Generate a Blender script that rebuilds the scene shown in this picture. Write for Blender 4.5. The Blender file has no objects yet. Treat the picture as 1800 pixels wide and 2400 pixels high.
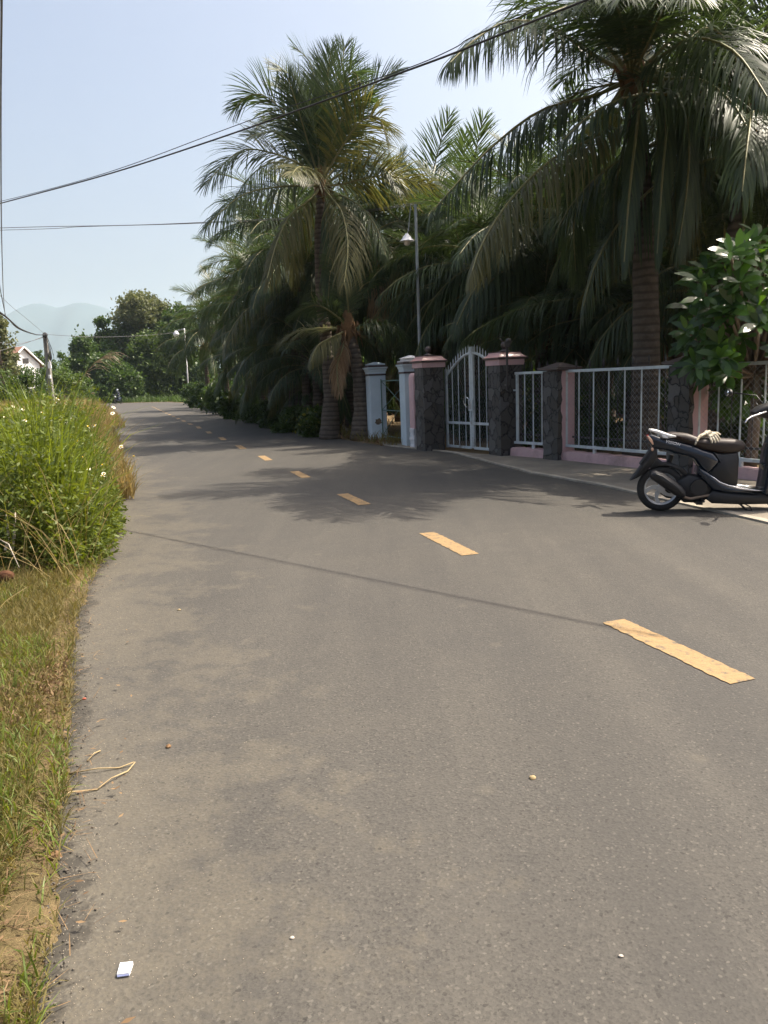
import bpy, bmesh, math, random
import numpy as np
from mathutils import Vector, Matrix

random.seed(7)
RNG = np.random.default_rng(11)
C = bpy.context.scene.collection
S = bpy.context.scene
PI = math.pi
R = math.radians

# ------------------------------------------------------------------ camera
H = 1.45                      # eye height
FPX = 1806.0                  # focal length in pixels of the 1800 x 2400 photograph
PITCH, ROLL = R(9.62), R(2.2)
cp, sp = math.cos(PITCH), math.sin(PITCH)
fw = np.array([0, cp, -sp]); _r = np.array([1., 0, 0]); _d = np.array([0, -sp, -cp])
rt = math.cos(ROLL) * _r + math.sin(ROLL) * _d
dn = -math.sin(ROLL) * _r + math.cos(ROLL) * _d
cam = bpy.data.cameras.new('camera'); cam_o = bpy.data.objects.new('camera', cam); C.objects.link(cam_o)
M = Matrix(((rt[0], -dn[0], -fw[0], 0), (rt[1], -dn[1], -fw[1], 0), (rt[2], -dn[2], -fw[2], H), (0, 0, 0, 1)))
cam_o.matrix_world = M
cam.sensor_fit = 'VERTICAL'; cam.sensor_height = 36; cam.sensor_width = 27
cam.lens = 36 * FPX / 2400
cam.clip_start = 0.05; cam.clip_end = 30000
S.camera = cam_o

def ray(x, y):
    return ((x - 900) / FPX) * rt + ((y - 1200) / FPX) * dn + fw
def at(x, y, Y):
    """the point Y metres ahead that the photograph shows at pixel x, y"""
    v = ray(x, y); v = v * (Y / v[1]); v[2] += H
    return Vector(v)
def gp(x, y, z=0.0):
    v = ray(x, y); v = v * ((z - H) / v[2]); return Vector((v[0], v[1], z))

# ------------------------------------------------------------------ world, sun, exposure
SUN_AZ, SUN_EL = R(75), R(58)
w = bpy.data.worlds.new('World'); S.world = w; w.use_nodes = True
nt = w.node_tree; bg = nt.nodes['Background']
sky = nt.nodes.new('ShaderNodeTexSky'); sky.sky_type = 'NISHITA'; sky.sun_disc = False
sky.sun_elevation = SUN_EL; sky.sun_rotation = SUN_AZ
sky.air_density = 0.8; sky.dust_density = 9.0; sky.ozone_density = 0.6
nt.links.new(sky.outputs[0], bg.inputs[0]); bg.inputs[1].default_value = 0.15
sun = bpy.data.lights.new('sun', 'SUN'); sun.energy = 5.0; sun.angle = R(0.5); sun.color = (1.0, 0.9, 0.76)
sun_o = bpy.data.objects.new('sun', sun); C.objects.link(sun_o)
sdir = Vector((math.sin(SUN_AZ) * math.cos(SUN_EL), math.cos(SUN_AZ) * math.cos(SUN_EL), math.sin(SUN_EL)))
sun_o.rotation_euler = sdir.to_track_quat('Z', 'Y').to_euler()
sun_o.location = (20, 5, 40)
S.view_settings.view_transform = 'Standard'; S.view_settings.look = 'None'
S.view_settings.gamma = 1.0; S.view_settings.exposure = 0.84; S.view_settings.use_curve_mapping = False
S.render.engine = 'CYCLES'
S.cycles.max_bounces = 6; S.cycles.diffuse_bounces = 3; S.cycles.glossy_bounces = 2
S.cycles.transmission_bounces = 4; S.cycles.transparent_max_bounces = 6; S.cycles.volume_bounces = 1
S.cycles.use_denoising = True

# ------------------------------------------------------------------ materials
MATS = {}
class NB:
    """small node builder"""
    def __init__(s, name):
        s.m = bpy.data.materials.new(name); s.m.use_nodes = True; s.t = s.m.node_tree
        s.p = s.t.nodes['Principled BSDF']; s.out = s.t.nodes['Material Output']; MATS[name] = s.m
        s._co = None
    def n(s, typ, **kw):
        k = s.t.nodes.new(typ)
        for a, b in kw.items(): setattr(k, a, b)
        return k
    def l(s, a, b): s.t.links.new(a, b)
    def co(s, kind='Object'):
        if s._co is None: s._co = s.n('ShaderNodeTexCoord')
        return s._co.outputs[kind]
    def noise(s, scale, detail=4, rough=0.55, vec=None, stretch=None, kind='Object'):
        k = s.n('ShaderNodeTexNoise'); k.inputs['Scale'].default_value = scale
        k.inputs['Detail'].default_value = detail; k.inputs['Roughness'].default_value = rough
        v = vec or s.co(kind)
        if stretch:
            mp = s.n('ShaderNodeMapping'); mp.inputs['Scale'].default_value = stretch; s.l(v, mp.inputs[0]); v = mp.outputs[0]
        s.l(v, k.inputs['Vector']); return k.outputs['Fac']
    def vor(s, scale, feature='F1', vec=None, out='Distance', rnd=1.0):
        k = s.n('ShaderNodeTexVoronoi', feature=feature); k.inputs['Scale'].default_value = scale
        k.inputs['Randomness'].default_value = rnd
        s.l(vec or s.co(), k.inputs['Vector']); return k.outputs[out]
    def ramp(s, fac, stops, interp='LINEAR'):
        k = s.n('ShaderNodeValToRGB'); cr = k.color_ramp; cr.interpolation = interp
        while len(cr.elements) < len(stops): cr.elements.new(0.5)
        for e, (p, c) in zip(cr.elements, stops):
            e.position = p; e.color = (*c, 1) if len(c) == 3 else c
        s.l(fac, k.inputs[0]); return k.outputs[0]
    def mix(s, fac, a, b, mode='MIX'):
        k = s.n('ShaderNodeMixRGB', blend_type=mode)
        for i, v in ((0, fac), (1, a), (2, b)):
            if isinstance(v, (int, float)): k.inputs[i].default_value = v
            elif isinstance(v, tuple): k.inputs[i].default_value = (*v, 1)
            else: s.l(v, k.inputs[i])
        return k.outputs[0]
    def math(s, op, a, b=0.0):
        k = s.n('ShaderNodeMath', operation=op)
        for i, v in ((0, a), (1, b)):
            if isinstance(v, (int, float)): k.inputs[i].default_value = v
            else: s.l(v, k.inputs[i])
        return k.outputs[0]
    def bump(s, h, strength=0.5, dist=0.01):
        k = s.n('ShaderNodeBump'); k.inputs['Strength'].default_value = strength; k.inputs['Distance'].default_value = dist
        s.l(h, k.inputs['Height']); s.l(k.outputs[0], s.p.inputs['Normal']); return k
    def col(s, c):
        if isinstance(c, tuple): s.p.inputs['Base Color'].default_value = (*c, 1)
        else: s.l(c, s.p.inputs['Base Color'])
        return s
    def set(s, rough=0.7, spec=0.4, metal=0.0):
        s.p.inputs['Roughness'].default_value = rough; s.p.inputs['Specular IOR Level'].default_value = spec
        s.p.inputs['Metallic'].default_value = metal; return s
G3 = lambda v: (v, v, v)

def worn(name, base, alt, scale=6.0, rough=0.6, spec=0.4, metal=0.0, bump=0.15, dirt=None):
    b = NB(name)
    c = b.mix(b.ramp(b.noise(scale, 6), [(0.35, G3(0)), (0.7, G3(1))]), base, alt)
    if dirt:
        c = b.mix(b.ramp(b.noise(scale * 0.35, 8, 0.7), [(0.52, G3(0)), (0.68, G3(0.8))]), c, dirt)
    b.col(c).set(rough, spec, metal)
    if bump: b.bump(b.noise(scale * 12, 4), bump, 0.004)
    return b.m

def leafmat(name, dark, light, trans, tfac=0.35, rough=0.42, spec=0.35, dry=None):
    """a two-sided leaf: per-leaf variety comes from the point attribute 'v' (0..1)"""
    b = NB(name)
    at_ = b.n('ShaderNodeAttribute'); at_.attribute_name = 'v'
    oi = b.n('ShaderNodeObjectInfo')
    f = b.math('ADD', b.math('MULTIPLY', at_.outputs['Fac'], 0.75), b.math('MULTIPLY', oi.outputs['Random'], 0.25))
    stops = [(0.0, dark), (0.75, light)]
    if dry: stops += [(0.9, light), (1.0, dry)]
    c = b.ramp(f, stops)
    b.col(c).set(rough, spec)
    tr = b.n('ShaderNodeBsdfTranslucent')
    tc = b.mix(1.0, c, trans, 'MULTIPLY'); b.l(tc, tr.inputs[0])
    mx = b.n('ShaderNodeMixShader'); mx.inputs[0].default_value = tfac
    b.l(b.p.outputs[0], mx.inputs[1]); b.l(tr.outputs[0], mx.inputs[2]); b.l(mx.outputs[0], b.out.inputs[0])
    return b.m

# asphalt: grey binder, pale and dark stones, dusty edges, tyre-polished lanes
b = NB('asphalt')
big = b.noise(0.35, 6, 0.6); mid = b.noise(3.0, 6, 0.65); fine = b.noise(90, 4, 0.7)
rot = b.n('ShaderNodeMapping'); rot.inputs['Rotation'].default_value = (0, 0, R(-19)); rot.inputs['Scale'].default_value = (1.6, .14, 1); b.l(b.co(), rot.inputs[0])
lane = b.noise(1.3, 5, 0.6, vec=rot.outputs[0])
stone = b.n('ShaderNodeTexVoronoi'); stone.inputs['Scale'].default_value = 85; b.l(b.co(), stone.inputs['Vector'])
st = b.ramp(stone.outputs['Color'], [(0.0, (.082, .075, .067)), (0.3, (.13, .118, .103)), (0.75, (.18, .163, .14)), (0.96, (.23, .208, .175)), (1.0, (.42, .39, .34))])
st2 = b.vor(190, out='Color')
g2 = b.ramp(st2, [(0.0, (.1, .092, .082)), (0.5, (.15, .138, .123)), (1.0, (.22, .2, .175))])
c = b.mix(0.5, st, g2)
pit = b.ramp(b.noise(105, 3, 0.8), [(0.34, G3(0.42)), (0.46, G3(1))])
c = b.mix(1.0, c, pit, 'MULTIPLY')
c = b.mix(b.ramp(mid, [(0.3, G3(0.0)), (0.75, G3(0.4))]), c, (.2, .178, .148))
c = b.mix(b.ramp(lane, [(0.42, G3(0)), (0.62, G3(0.4))]), c, (.092, .086, .08))
c = b.mix(b.ramp(lane, [(0.3, G3(0.3)), (0.45, G3(0))]), c, (.21, .19, .16))
c = b.mix(b.ramp(big, [(0.4, G3(0.0)), (0.7, G3(0.45))]), c, (.105, .1, .097))
at_ = b.n('ShaderNodeAttribute'); at_.attribute_name = 'edge'
dust = b.math('MULTIPLY', b.ramp(b.math('ADD', b.math('ADD', b.math('MULTIPLY', at_.outputs['Fac'], .8), b.math('MULTIPLY', b.math('SUBTRACT', b.noise(7, 6, 0.75), 0.5), 1.1)), b.math('MULTIPLY', b.math('SUBTRACT', b.noise(1.4, 7, 0.68), 0.5), 1.9)), [(0.4, G3(0)), (0.6, G3(0.4)), (1.0, G3(0.72))]), b.ramp(fine, [(0.3, G3(.3)), (.6, G3(1))]))
c = b.mix(dust, c, (.285, .245, .182))
rim = b.n('ShaderNodeAttribute'); rim.attribute_name = 'rim'
c = b.mix(b.ramp(b.math('ADD', rim.outputs['Fac'], b.math('MULTIPLY', b.math('SUBTRACT', b.noise(16, 6, 0.75), 0.5), 1.8)), [(0.35, G3(0)), (0.6, G3(0.75))]), c, (.075, .066, .055))
spot = b.vor(2.3, 'F1'); c = b.mix(b.math('MULTIPLY', b.ramp(b.math('ADD', spot, b.math('MULTIPLY', b.noise(9, 4), .12)), [(0.1, G3(1)), (0.16, G3(0))]), .35), c, (.24, .21, .165))
spot2 = b.vor(0.42, 'F1'); c = b.mix(b.math('MULTIPLY', b.ramp(b.math('ADD', spot2, b.math('MULTIPLY', b.noise(6, 4), .1)), [(0.1, G3(1)), (0.14, G3(0))]), .4), c, (.06, .055, .05))
fl = b.vor(135, out='Color'); c = b.mix(b.ramp(fl, [(0.84, G3(0)), (0.9, G3(.42))]), c, (.34, .31, .26)); c = b.mix(b.ramp(b.vor(110, out='Color', vec=rot.inputs[0].links[0].from_socket), [(0.05, G3(.6)), (.16, G3(0))]), c, (.05, .046, .04))
c = b.mix(1.0, c, (.415, .424, .42), 'MULTIPLY')
b.col(c).set(0.82, 0.3)
b.bump(b.mix(0.5, b.noise(120, 3, 0.7), stone.outputs['Distance']), 0.5, 0.005)

b = NB('soil')
c = b.ramp(b.noise(1.2, 8, 0.65), [(0.3, (.09, .065, .038)), (0.55, (.17, .125, .07)), (0.75, (.25, .19, .11))])
c = b.mix(b.ramp(b.noise(30, 4, 0.7), [(0.45, G3(0)), (0.6, G3(0.6))]), c, (.08, .055, .03))
b.col(c).set(0.95, 0.15); b.bump(b.noise(22, 6, 0.7), 0.8, 0.03)
b = NB('verge_soil')
c = b.ramp(b.noise(2.2, 8, 0.7), [(0.3, (.06, .045, .022)), (0.5, (.13, .1, .05)), (0.72, (.26, .19, .1))])
b.col(c).set(0.95, 0.12); b.bump(b.noise(30, 6, 0.7), 0.9, 0.03)
b = NB('concrete')
c = b.ramp(b.noise(1.6, 8, 0.65), [(0.3, (.15, .132, .105)), (0.55, (.22, .195, .155)), (0.75, (.3, .262, .21))])
c = b.mix(b.ramp(b.noise(55, 4, 0.7), [(0.5, G3(0)), (0.7, G3(0.4))]), c, (.14, .12, .1))
b.col(c).set(0.9, 0.25); b.bump(b.noise(40, 5, 0.7), 0.5, 0.008)
b = NB('kerb_stone')
c = b.ramp(b.noise(5, 8, 0.7), [(0.3, (.2, .18, .145)), (0.6, (.36, .325, .265))])
b.col(c).set(0.9, 0.2); b.bump(b.noise(60, 4), 0.5, 0.005)
b = NB('yellow_paint')
wear = b.math('MULTIPLY', b.ramp(b.noise(14, 8, 0.75), [(0.38, G3(0.15)), (0.47, G3(1))]), b.ramp(b.noise(110, 3, 0.8), [(0.3, G3(0.2)), (0.42, G3(1))]))
c = b.mix(wear, (.085, .078, .066), b.ramp(b.noise(60, 4, 0.7), [(0.3, (.22, .145, .066)), (0.6, (.28, .188, .09))]))
b.col(c).set(0.75, 0.3); b.bump(b.noise(75, 3), 0.5, 0.003)

b = NB('rubble_stone')
mp = b.n('ShaderNodeMapping'); mp.inputs['Scale'].default_value = (1, 1, 0.8); b.l(b.co(), mp.inputs[0])
wob = b.n('ShaderNodeVectorMath', operation='ADD'); nz = b.n('ShaderNodeTexNoise'); nz.inputs['Scale'].default_value = 9
b.l(mp.outputs[0], nz.inputs[0]); sc_ = b.n('ShaderNodeVectorMath', operation='SCALE'); sc_.inputs['Scale'].default_value = 0.13
b.l(nz.outputs['Color'], sc_.inputs[0]); b.l(mp.outputs[0], wob.inputs[0]); b.l(sc_.outputs[0], wob.inputs[1])
edge = b.vor(5.6, 'DISTANCE_TO_EDGE', wob.outputs[0]); cell = b.vor(5.6, 'F1', wob.outputs[0], 'Color')
stc = b.ramp(cell, [(0.0, (.035, .034, .034)), (0.35, (.085, .08, .072)), (0.6, (.065, .056, .047)), (0.8, (.11, .107, .103)), (1.0, (.15, .135, .115))])
stc = b.mix(b.ramp(b.noise(30, 5, 0.7), [(0.4, G3(0)), (0.7, G3(.5))]), stc, (.08, .076, .072))
jf = b.ramp(edge, [(0.012, G3(0)), (0.05, G3(1))])
b.col(b.mix(jf, (.022, .021, .021), stc)).set(0.75, 0.35)
b.bump(b.mix(0.25, jf, b.noise(30, 5)), 0.9, 0.025)

worn('pink_plaster', (.62, .42, .42), (.53, .36, .36), 3.5, 0.85, 0.25, bump=0.3, dirt=(.3, .22, .2))
worn('blue_plaster', (.54, .63, .68), (.46, .55, .6), 2.5, 0.85, 0.25, bump=0.3, dirt=(.34, .39, .41))
worn('white_plaster', (.7, .7, .7), (.6, .6, .61), 4, 0.8, 0.25, bump=0.25)
worn('bare_cement', (.2, .155, .11), (.12, .09, .065), 20, 0.95, 0.1, bump=0.6)
worn('dark_trim', (.05, .035, .034), (.08, .055, .05), 8, 0.45, 0.5)
worn('glazed_pink', (.62, .36, .34), (.55, .32, .3), 3, 0.28, 0.6, bump=0.05)
worn('grey_paint', (.58, .64, .65), (.48, .54, .55), 9, 0.45, 0.5, bump=0.1, dirt=(.22, .19, .16))
worn('galvanised', (.36, .4, .43), (.27, .3, .32), 9, 0.5, 0.5, 0.4, bump=0.1)
worn('pole_grey', (.3, .34, .36), (.22, .25, .27), 6, 0.5, 0.5, 0.2)
worn('dark_iron', (.03, .028, .027), (.05, .042, .038), 9, 0.55, 0.5)
worn('green_iron', (.12, .2, .17), (.08, .14, .12), 9, 0.55, 0.4)
worn('concrete_pole', (.25, .24, .22), (.16, .155, .145), 4, 0.9, 0.2, bump=0.3)
worn('white_enamel', (.82, .83, .85), (.74, .75, .78), 5, 0.3, 0.5, bump=0)
worn('frosted_glass', (.7, .66, .62), (.62, .58, .55), 5, 0.35, 0.5, bump=0)
worn('red_paint', (.3, .075, .045), (.24, .06, .035), 8, 0.7, 0.3)
worn('roof_tile', (.32, .18, .13), (.24, .14, .1), 5, 0.85, 0.2)
worn('cable_black', (.022, .022, .024), (.03, .03, .032), 4, 0.6, 0.4, bump=0)
worn('cable_grey', (.12, .12, .125), (.09, .09, .1), 4, 0.6, 0.4, bump=0)
worn('husk_brown', (.07, .032, .018), (.11, .055, .03), 14, 0.9, 0.15, bump=0.5)
worn('dead_brown', (.14, .08, .04), (.22, .14, .075), 14, 0.9, 0.15, bump=0.4)
worn('dry_twig', (.34, .27, .15), (.24, .18, .1), 14, 0.9, 0.15)
worn('pale_stick', (.5, .45, .38), (.36, .31, .25), 14, 0.9, 0.15)
worn('field_stone', (.22, .19, .15), (.32, .28, .22), 6, 0.9, 0.2, bump=0.5)
worn('crumb_dark', (.07, .062, .052), (.13, .115, .095), 20, .9, .2)
worn('paper_white', (.82, .84, .88), (.78, .8, .86), 20, 0.75, 0.2, bump=0)
worn('paper_blue', (.12, .16, .4), (.16, .2, .45), 20, 0.75, 0.2, bump=0)
b = NB('mountain_rock'); b.col(b.ramp(b.noise(0.004, 8), [(0.3, (.03, .05, .055)), (0.7, (.05, .07, .07))])).set(1, 0.1)
b = NB('palm_bark')
wv = b.n('ShaderNodeTexWave', wave_type='BANDS', bands_direction='Z'); wv.inputs['Scale'].default_value = 2.6; wv.inputs['Distortion'].default_value = 2.2
wv.inputs['Detail'].default_value = 4; b.l(b.co(), wv.inputs['Vector'])
c = b.mix(b.ramp(wv.outputs['Fac'], [(0.05, G3(.25)), (0.5, G3(1))]), (.06, .048, .038), b.ramp(b.noise(6, 7, 0.7), [(0.3, (.085, .068, .052)), (0.7, (.15, .125, .1))]))
b.col(c).set(0.92, 0.15); b.bump(b.mix(0.5, wv.outputs['Fac'], b.noise(25, 5)), 0.8, 0.03)
worn('tree_bark', (.13, .1, .075), (.2, .165, .125), 7, 0.92, 0.15, bump=0.5)
worn('frond_rib', (.13, .14, .05), (.19, .16, .06), 3, 0.5, 0.4, bump=0)
worn('frond_fibre', (.17, .1, .05), (.1, .06, .03), 14, 0.95, 0.1, bump=0.6)
worn('coconut_green', (.1, .14, .03), (.15, .15, .04), 9, 0.5, 0.4, bump=0.1)
leafmat('palm_leaf', (.026, .046, .024), (.062, .09, .038), (1.5, 1.55, .75), 0.33, 0.45, 0.4)
leafmat('palm_leaf_old', (.055, .066, .024), (.125, .12, .046), (1.4, 1.35, .7), 0.34, 0.45, 0.35)
leafmat('palm_leaf_dead', (.15, .09, .045), (.3, .21, .12), (1.2, 1.1, .8), 0.25, 0.6, 0.2)
leafmat('tree_leaf', (.025, .05, .014), (.07, .11, .028), (1.5, 1.7, .6), 0.3, 0.5, 0.3)
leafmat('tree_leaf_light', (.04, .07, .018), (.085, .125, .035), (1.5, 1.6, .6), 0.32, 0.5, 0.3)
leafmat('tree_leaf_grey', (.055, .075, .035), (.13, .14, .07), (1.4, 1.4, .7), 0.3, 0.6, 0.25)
leafmat('frangipani_leaf', (.015, .04, .012), (.045, .1, .022), (2.8, 2.6, .5), 0.42, 0.3, 0.5)
leafmat('shrub_leaf', (.02, .045, .012), (.055, .09, .02), (1.6, 1.6, .5), 0.32, 0.38, 0.4, dry=(.3, .26, .05))
leafmat('weed_leaf', (.045, .07, .014), (.13, .165, .035), (1.7, 1.6, .4), 0.42, 0.5, 0.3, dry=(.32, .26, .09))
leafmat('grass_green', (.065, .105, .02), (.16, .215, .045), (1.7, 1.5, .45), 0.45, 0.45, 0.35, dry=(.4, .33, .14))
leafmat('grass_dry', (.16, .12, .05), (.36, .28, .13), (1.3, 1.2, .8), 0.35, 0.6, 0.2, dry=(.1, .13, .03))
leafmat('grass_short', (.065, .072, .022), (.2, .165, .065), (1.4, 1.3, .6), 0.35, 0.55, 0.2, dry=(.45, .36, .2))
leafmat('litter_leaf', (.085, .05, .028), (.23, .155, .085), (1.2, 1.1, .8), 0.2, 0.7, 0.2, dry=(.42, .36, .27))
worn('petal_white', (.85, .83, .74), (.8, .77, .6), 20, 0.6, 0.3, bump=0)
worn('flower_yellow', (.65, .42, .04), (.55, .33, .03), 20, 0.7, 0.2, bump=0)
worn('weed_stem', (.12, .15, .04), (.17, .15, .06), 9, 0.7, 0.3, bump=0)
worn('plume', (.42, .34, .24), (.34, .27, .18), 9, 0.9, 0.1, bump=0)
# scooter
def paint(name, c, rough=0.25, coat=0.6, metal=0.0, dusty=0.3):
    b = NB(name)
    d = b.ramp(b.noise(5, 6, 0.7), [(0.45, G3(0)), (0.8, G3(dusty))])
    b.col(b.mix(d, c, (.16, .14, .11))).set(rough, 0.5, metal)
    b.p.inputs['Coat Weight'].default_value = coat; b.p.inputs['Coat Roughness'].default_value = 0.12
    b.l(b.ramp(d, [(0, G3(rough)), (1, G3(min(1, rough + .4)))]), b.p.inputs['Roughness'])
    return b.m
paint('navy_paint', (.003, .009, .02), 0.25, 0.4, 0.0, 0.03)
paint('black_plastic', (.009, .009, .01), 0.5, 0.0, 0, 0.06)
paint('tyre_rubber', (.014, .014, .014), 0.85, 0, 0, 0.2)
paint('alloy_silver', (.5, .52, .54), 0.4, 0.2, 0.65, 0.35)
paint('chrome', (.72, .73, .75), 0.22, 0.3, 0.85, 0.15)
paint('rail_white', (.72, .71, .68), 0.35, 0.4, 0, 0.15)
paint('seat_vinyl', (.022, .013, .01), 0.55, 0, 0, 0.08)
paint('muffler_steel', (.018, .018, .02), 0.45, 0, 0.2, 0.1)
paint('rusty_pipe', (.2, .15, .11), 0.6, 0, 0.4, 0.5)
paint('lens_red', (.35, .02, .015), 0.2, 0.5, 0, 0.1)
paint('lens_orange', (.75, .45, .3), 0.25, 0.5, 0, 0.1)
paint('lens_clear', (.75, .78, .8), 0.1, 0.6, 0, 0.05)
paint('decal_white', (.75, .75, .75), 0.4, 0.2, 0, 0.1)
paint('mirror_glass', (.5, .55, .6), 0.05, 0, 1.0, 0.0)
b = NB('glove_knit'); b.col(b.ramp(b.noise(25, 5), [(0.3, (.42, .37, .28)), (0.7, (.62, .56, .44))])).set(0.95, 0.1); b.bump(b.noise(220, 2), 0.6, 0.003)
worn('skin', (.3, .18, .12), (.33, .2, .13), 10, 0.6, 0.3, bump=0)
worn('cloth_white', (.6, .62, .64), (.5, .52, .55), 8, 0.9, 0.1)
worn('cloth_dark', (.04, .045, .06), (.06, .06, .075), 8, 0.9, 0.1)

# ------------------------------------------------------------------ mesh helpers
def link(o, parent=None):
    C.objects.link(o)
    if parent is not None: o.parent = parent
    return o
def tag(o, label, cat, group=None):
    o['label'] = label; o['category'] = cat
    if group: o['group'] = group
    return o
def thing(name, label, cat, loc=(0, 0, 0), rz=0.0, group=None):
    o = bpy.data.objects.new(name, None); C.objects.link(o)
    o.location = loc; o.rotation_euler = (0, 0, rz); o.empty_display_size = 0.2
    return tag(o, label, cat, group)

class MB:
    def __init__(s): s.v = []; s.f = []; s.mi = []; s.cur = 0
    def add(s, vs, fs):
        k = len(s.v); s.v.extend([tuple(p) for p in vs]); s.f.extend([[i + k for i in f] for f in fs]); s.mi.extend([s.cur] * len(fs)); return s
    def box(s, c, d, rz=0.0, taper=1.0):
        hx, hy, hz = d[0] / 2, d[1] / 2, d[2] / 2; ca, sa = math.cos(rz), math.sin(rz); vs = []
        for z, t in ((-hz, 1), (hz, taper)):
            for x, y in ((-hx, -hy), (hx, -hy), (hx, hy), (-hx, hy)):
                x *= t; y *= t; vs.append((c[0] + x * ca - y * sa, c[1] + x * sa + y * ca, c[2] + z))
        return s.add(vs, [(0, 3, 2, 1), (4, 5, 6, 7), (0, 1, 5, 4), (1, 2, 6, 5), (2, 3, 7, 6), (3, 0, 4, 7)])
    def frustum(s, levels, rz=0.0, c=(0, 0)):
        """square sections (half, z) stacked"""
        vs = []; fs = []; ca, sa = math.cos(rz), math.sin(rz)
        for h, z in levels:
            for x, y in ((-h, -h), (h, -h), (h, h), (-h, h)): vs.append((c[0] + x * ca - y * sa, c[1] + x * sa + y * ca, z))
        n = len(levels); fs.append((0, 3, 2, 1)); t = 4 * (n - 1); fs.append((t, t + 1, t + 2, t + 3))
        for i in range(n - 1):
            for j in range(4): a = i * 4 + j; b_ = i * 4 + (j + 1) % 4; fs.append((a, b_, b_ + 4, a + 4))
        return s.add(vs, fs)
    def tube(s, pts, r, n=8, cap=True):
        pts = [Vector(p) for p in pts]; m = len(pts); rr = r if isinstance(r, (list, tuple)) else [r] * m
        vs = []; fs = []; t0 = (pts[1] - pts[0]).normalized(); u = t0.orthogonal().normalized()
        for i, p in enumerate(pts):
            t = (pts[min(i + 1, m - 1)] - pts[max(i - 1, 0)]).normalized()
            u = (u - t * u.dot(t)); u = u.normalized() if u.length > 1e-6 else t.orthogonal().normalized(); q = t.cross(u)
            for k in range(n): a = 2 * PI * k / n; vs.append(p + (u * math.cos(a) + q * math.sin(a)) * rr[i])
        for i in range(m - 1):
            for k in range(n): fs.append((i * n + k, i * n + (k + 1) % n, (i + 1) * n + (k + 1) % n, (i + 1) * n + k))
        if cap: fs.append(tuple(range(n - 1, -1, -1))); fs.append(tuple((m - 1) * n + k for k in range(n)))
        return s.add(vs, fs)
    def lathe(s, prof, n=24, c=(0, 0, 0), axis='Z'):
        vs = []; fs = []; m = len(prof)
        for r, h in prof:
            for k in range(n):
                a = 2 * PI * k / n; p = (r * math.cos(a), r * math.sin(a), h)
                if axis == 'Y': p = (p[0], p[2], p[1])
                if axis == 'X': p = (p[2], p[0], p[1])
                vs.append((c[0] + p[0], c[1] + p[1], c[2] + p[2]))
        for i in range(m - 1):
            for k in range(n): fs.append((i * n + k, i * n + (k + 1) % n, (i + 1) * n + (k + 1) % n, (i + 1) * n + k))
        return s.add(vs, fs)
    def ell(s, c, r, n=12, m=8):
        vs = []; fs = []
        for i in range(m + 1):
            a = -PI / 2 + PI * i / m; rr = max(math.cos(a), 1e-4)
            for k in range(n): t = 2 * PI * k / n; vs.append((c[0] + r[0] * rr * math.cos(t), c[1] + r[1] * rr * math.sin(t), c[2] + r[2] * math.sin(a)))
        for i in range(m):
            for k in range(n): fs.append((i * n + k, i * n + (k + 1) % n, (i + 1) * n + (k + 1) % n, (i + 1) * n + k))
        return s.add(vs, fs)
    def slab(s, prof, y0, y1, bev=0.012):
        """profile in x-z, extruded along y between y0 and y1, with rounded rims"""
        n = len(prof); P = [Vector((p[0], p[1])) for p in prof]
        area = sum(P[i].x * P[(i + 1) % n].y - P[(i + 1) % n].x * P[i].y for i in range(n))
        if area < 0: P.reverse()
        ins = []
        for i in range(n):
            e1 = (P[i] - P[i - 1]); e2 = (P[(i + 1) % n] - P[i]); e1 = e1.normalized() if e1.length else Vector((1, 0)); e2 = e2.normalized() if e2.length else e1
            nn = Vector((-e1.y, e1.x)) + Vector((-e2.y, e2.x)); nn = nn.normalized() if nn.length > 1e-5 else Vector((-e1.y, e1.x))
            ins.append(nn)
        rings = []
        for y, k in ((y0, 1.0), (y0 + bev * .35, .35), (y0 + bev, 0), (y1 - bev, 0), (y1 - bev * .35, .35), (y1, 1.0)):
            rings.append([(P[i].x + ins[i].x * bev * k, y, P[i].y + ins[i].y * bev * k) for i in range(n)])
        vs = [p for r_ in rings for p in r_]; fs = [tuple(range(n)), tuple(reversed(range((len(rings) - 1) * n, len(rings) * n)))]
        for j in range(len(rings) - 1):
            for i in range(n): fs.append((j * n + i, (j + 1) * n + i, (j + 1) * n + (i + 1) % n, j * n + (i + 1) % n))
        return s.add(vs, fs)
    def build(s, name, mats, parent=None, smooth=False, bevel=0.0):
        me = bpy.data.meshes.new(name); me.from_pydata(s.v, [], s.f); me.validate()
        for m in ([mats] if isinstance(mats, str) else mats): me.materials.append(MATS[m])
        if isinstance(mats, (list, tuple)) and len(me.polygons) == len(s.mi): me.polygons.foreach_set('material_index', s.mi)
        bm = bmesh.new(); bm.from_mesh(me); bmesh.ops.recalc_face_normals(bm, faces=bm.faces); bm.to_mesh(me); bm.free()
        if smooth: me.polygons.foreach_set('use_smooth', [True] * len(me.polygons)); 
        o = link(bpy.data.objects.new(name, me), parent)
        if smooth == 'angle':
            me.polygons.foreach_set('use_smooth', [True] * len(me.polygons)); me.set_sharp_from_angle(angle=R(40))
        if bevel:
            md = o.modifiers.new('bevel', 'BEVEL'); md.width = bevel; md.segments = 2; md.limit_method = 'ANGLE'; md.angle_limit = R(40)
        return o

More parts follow.
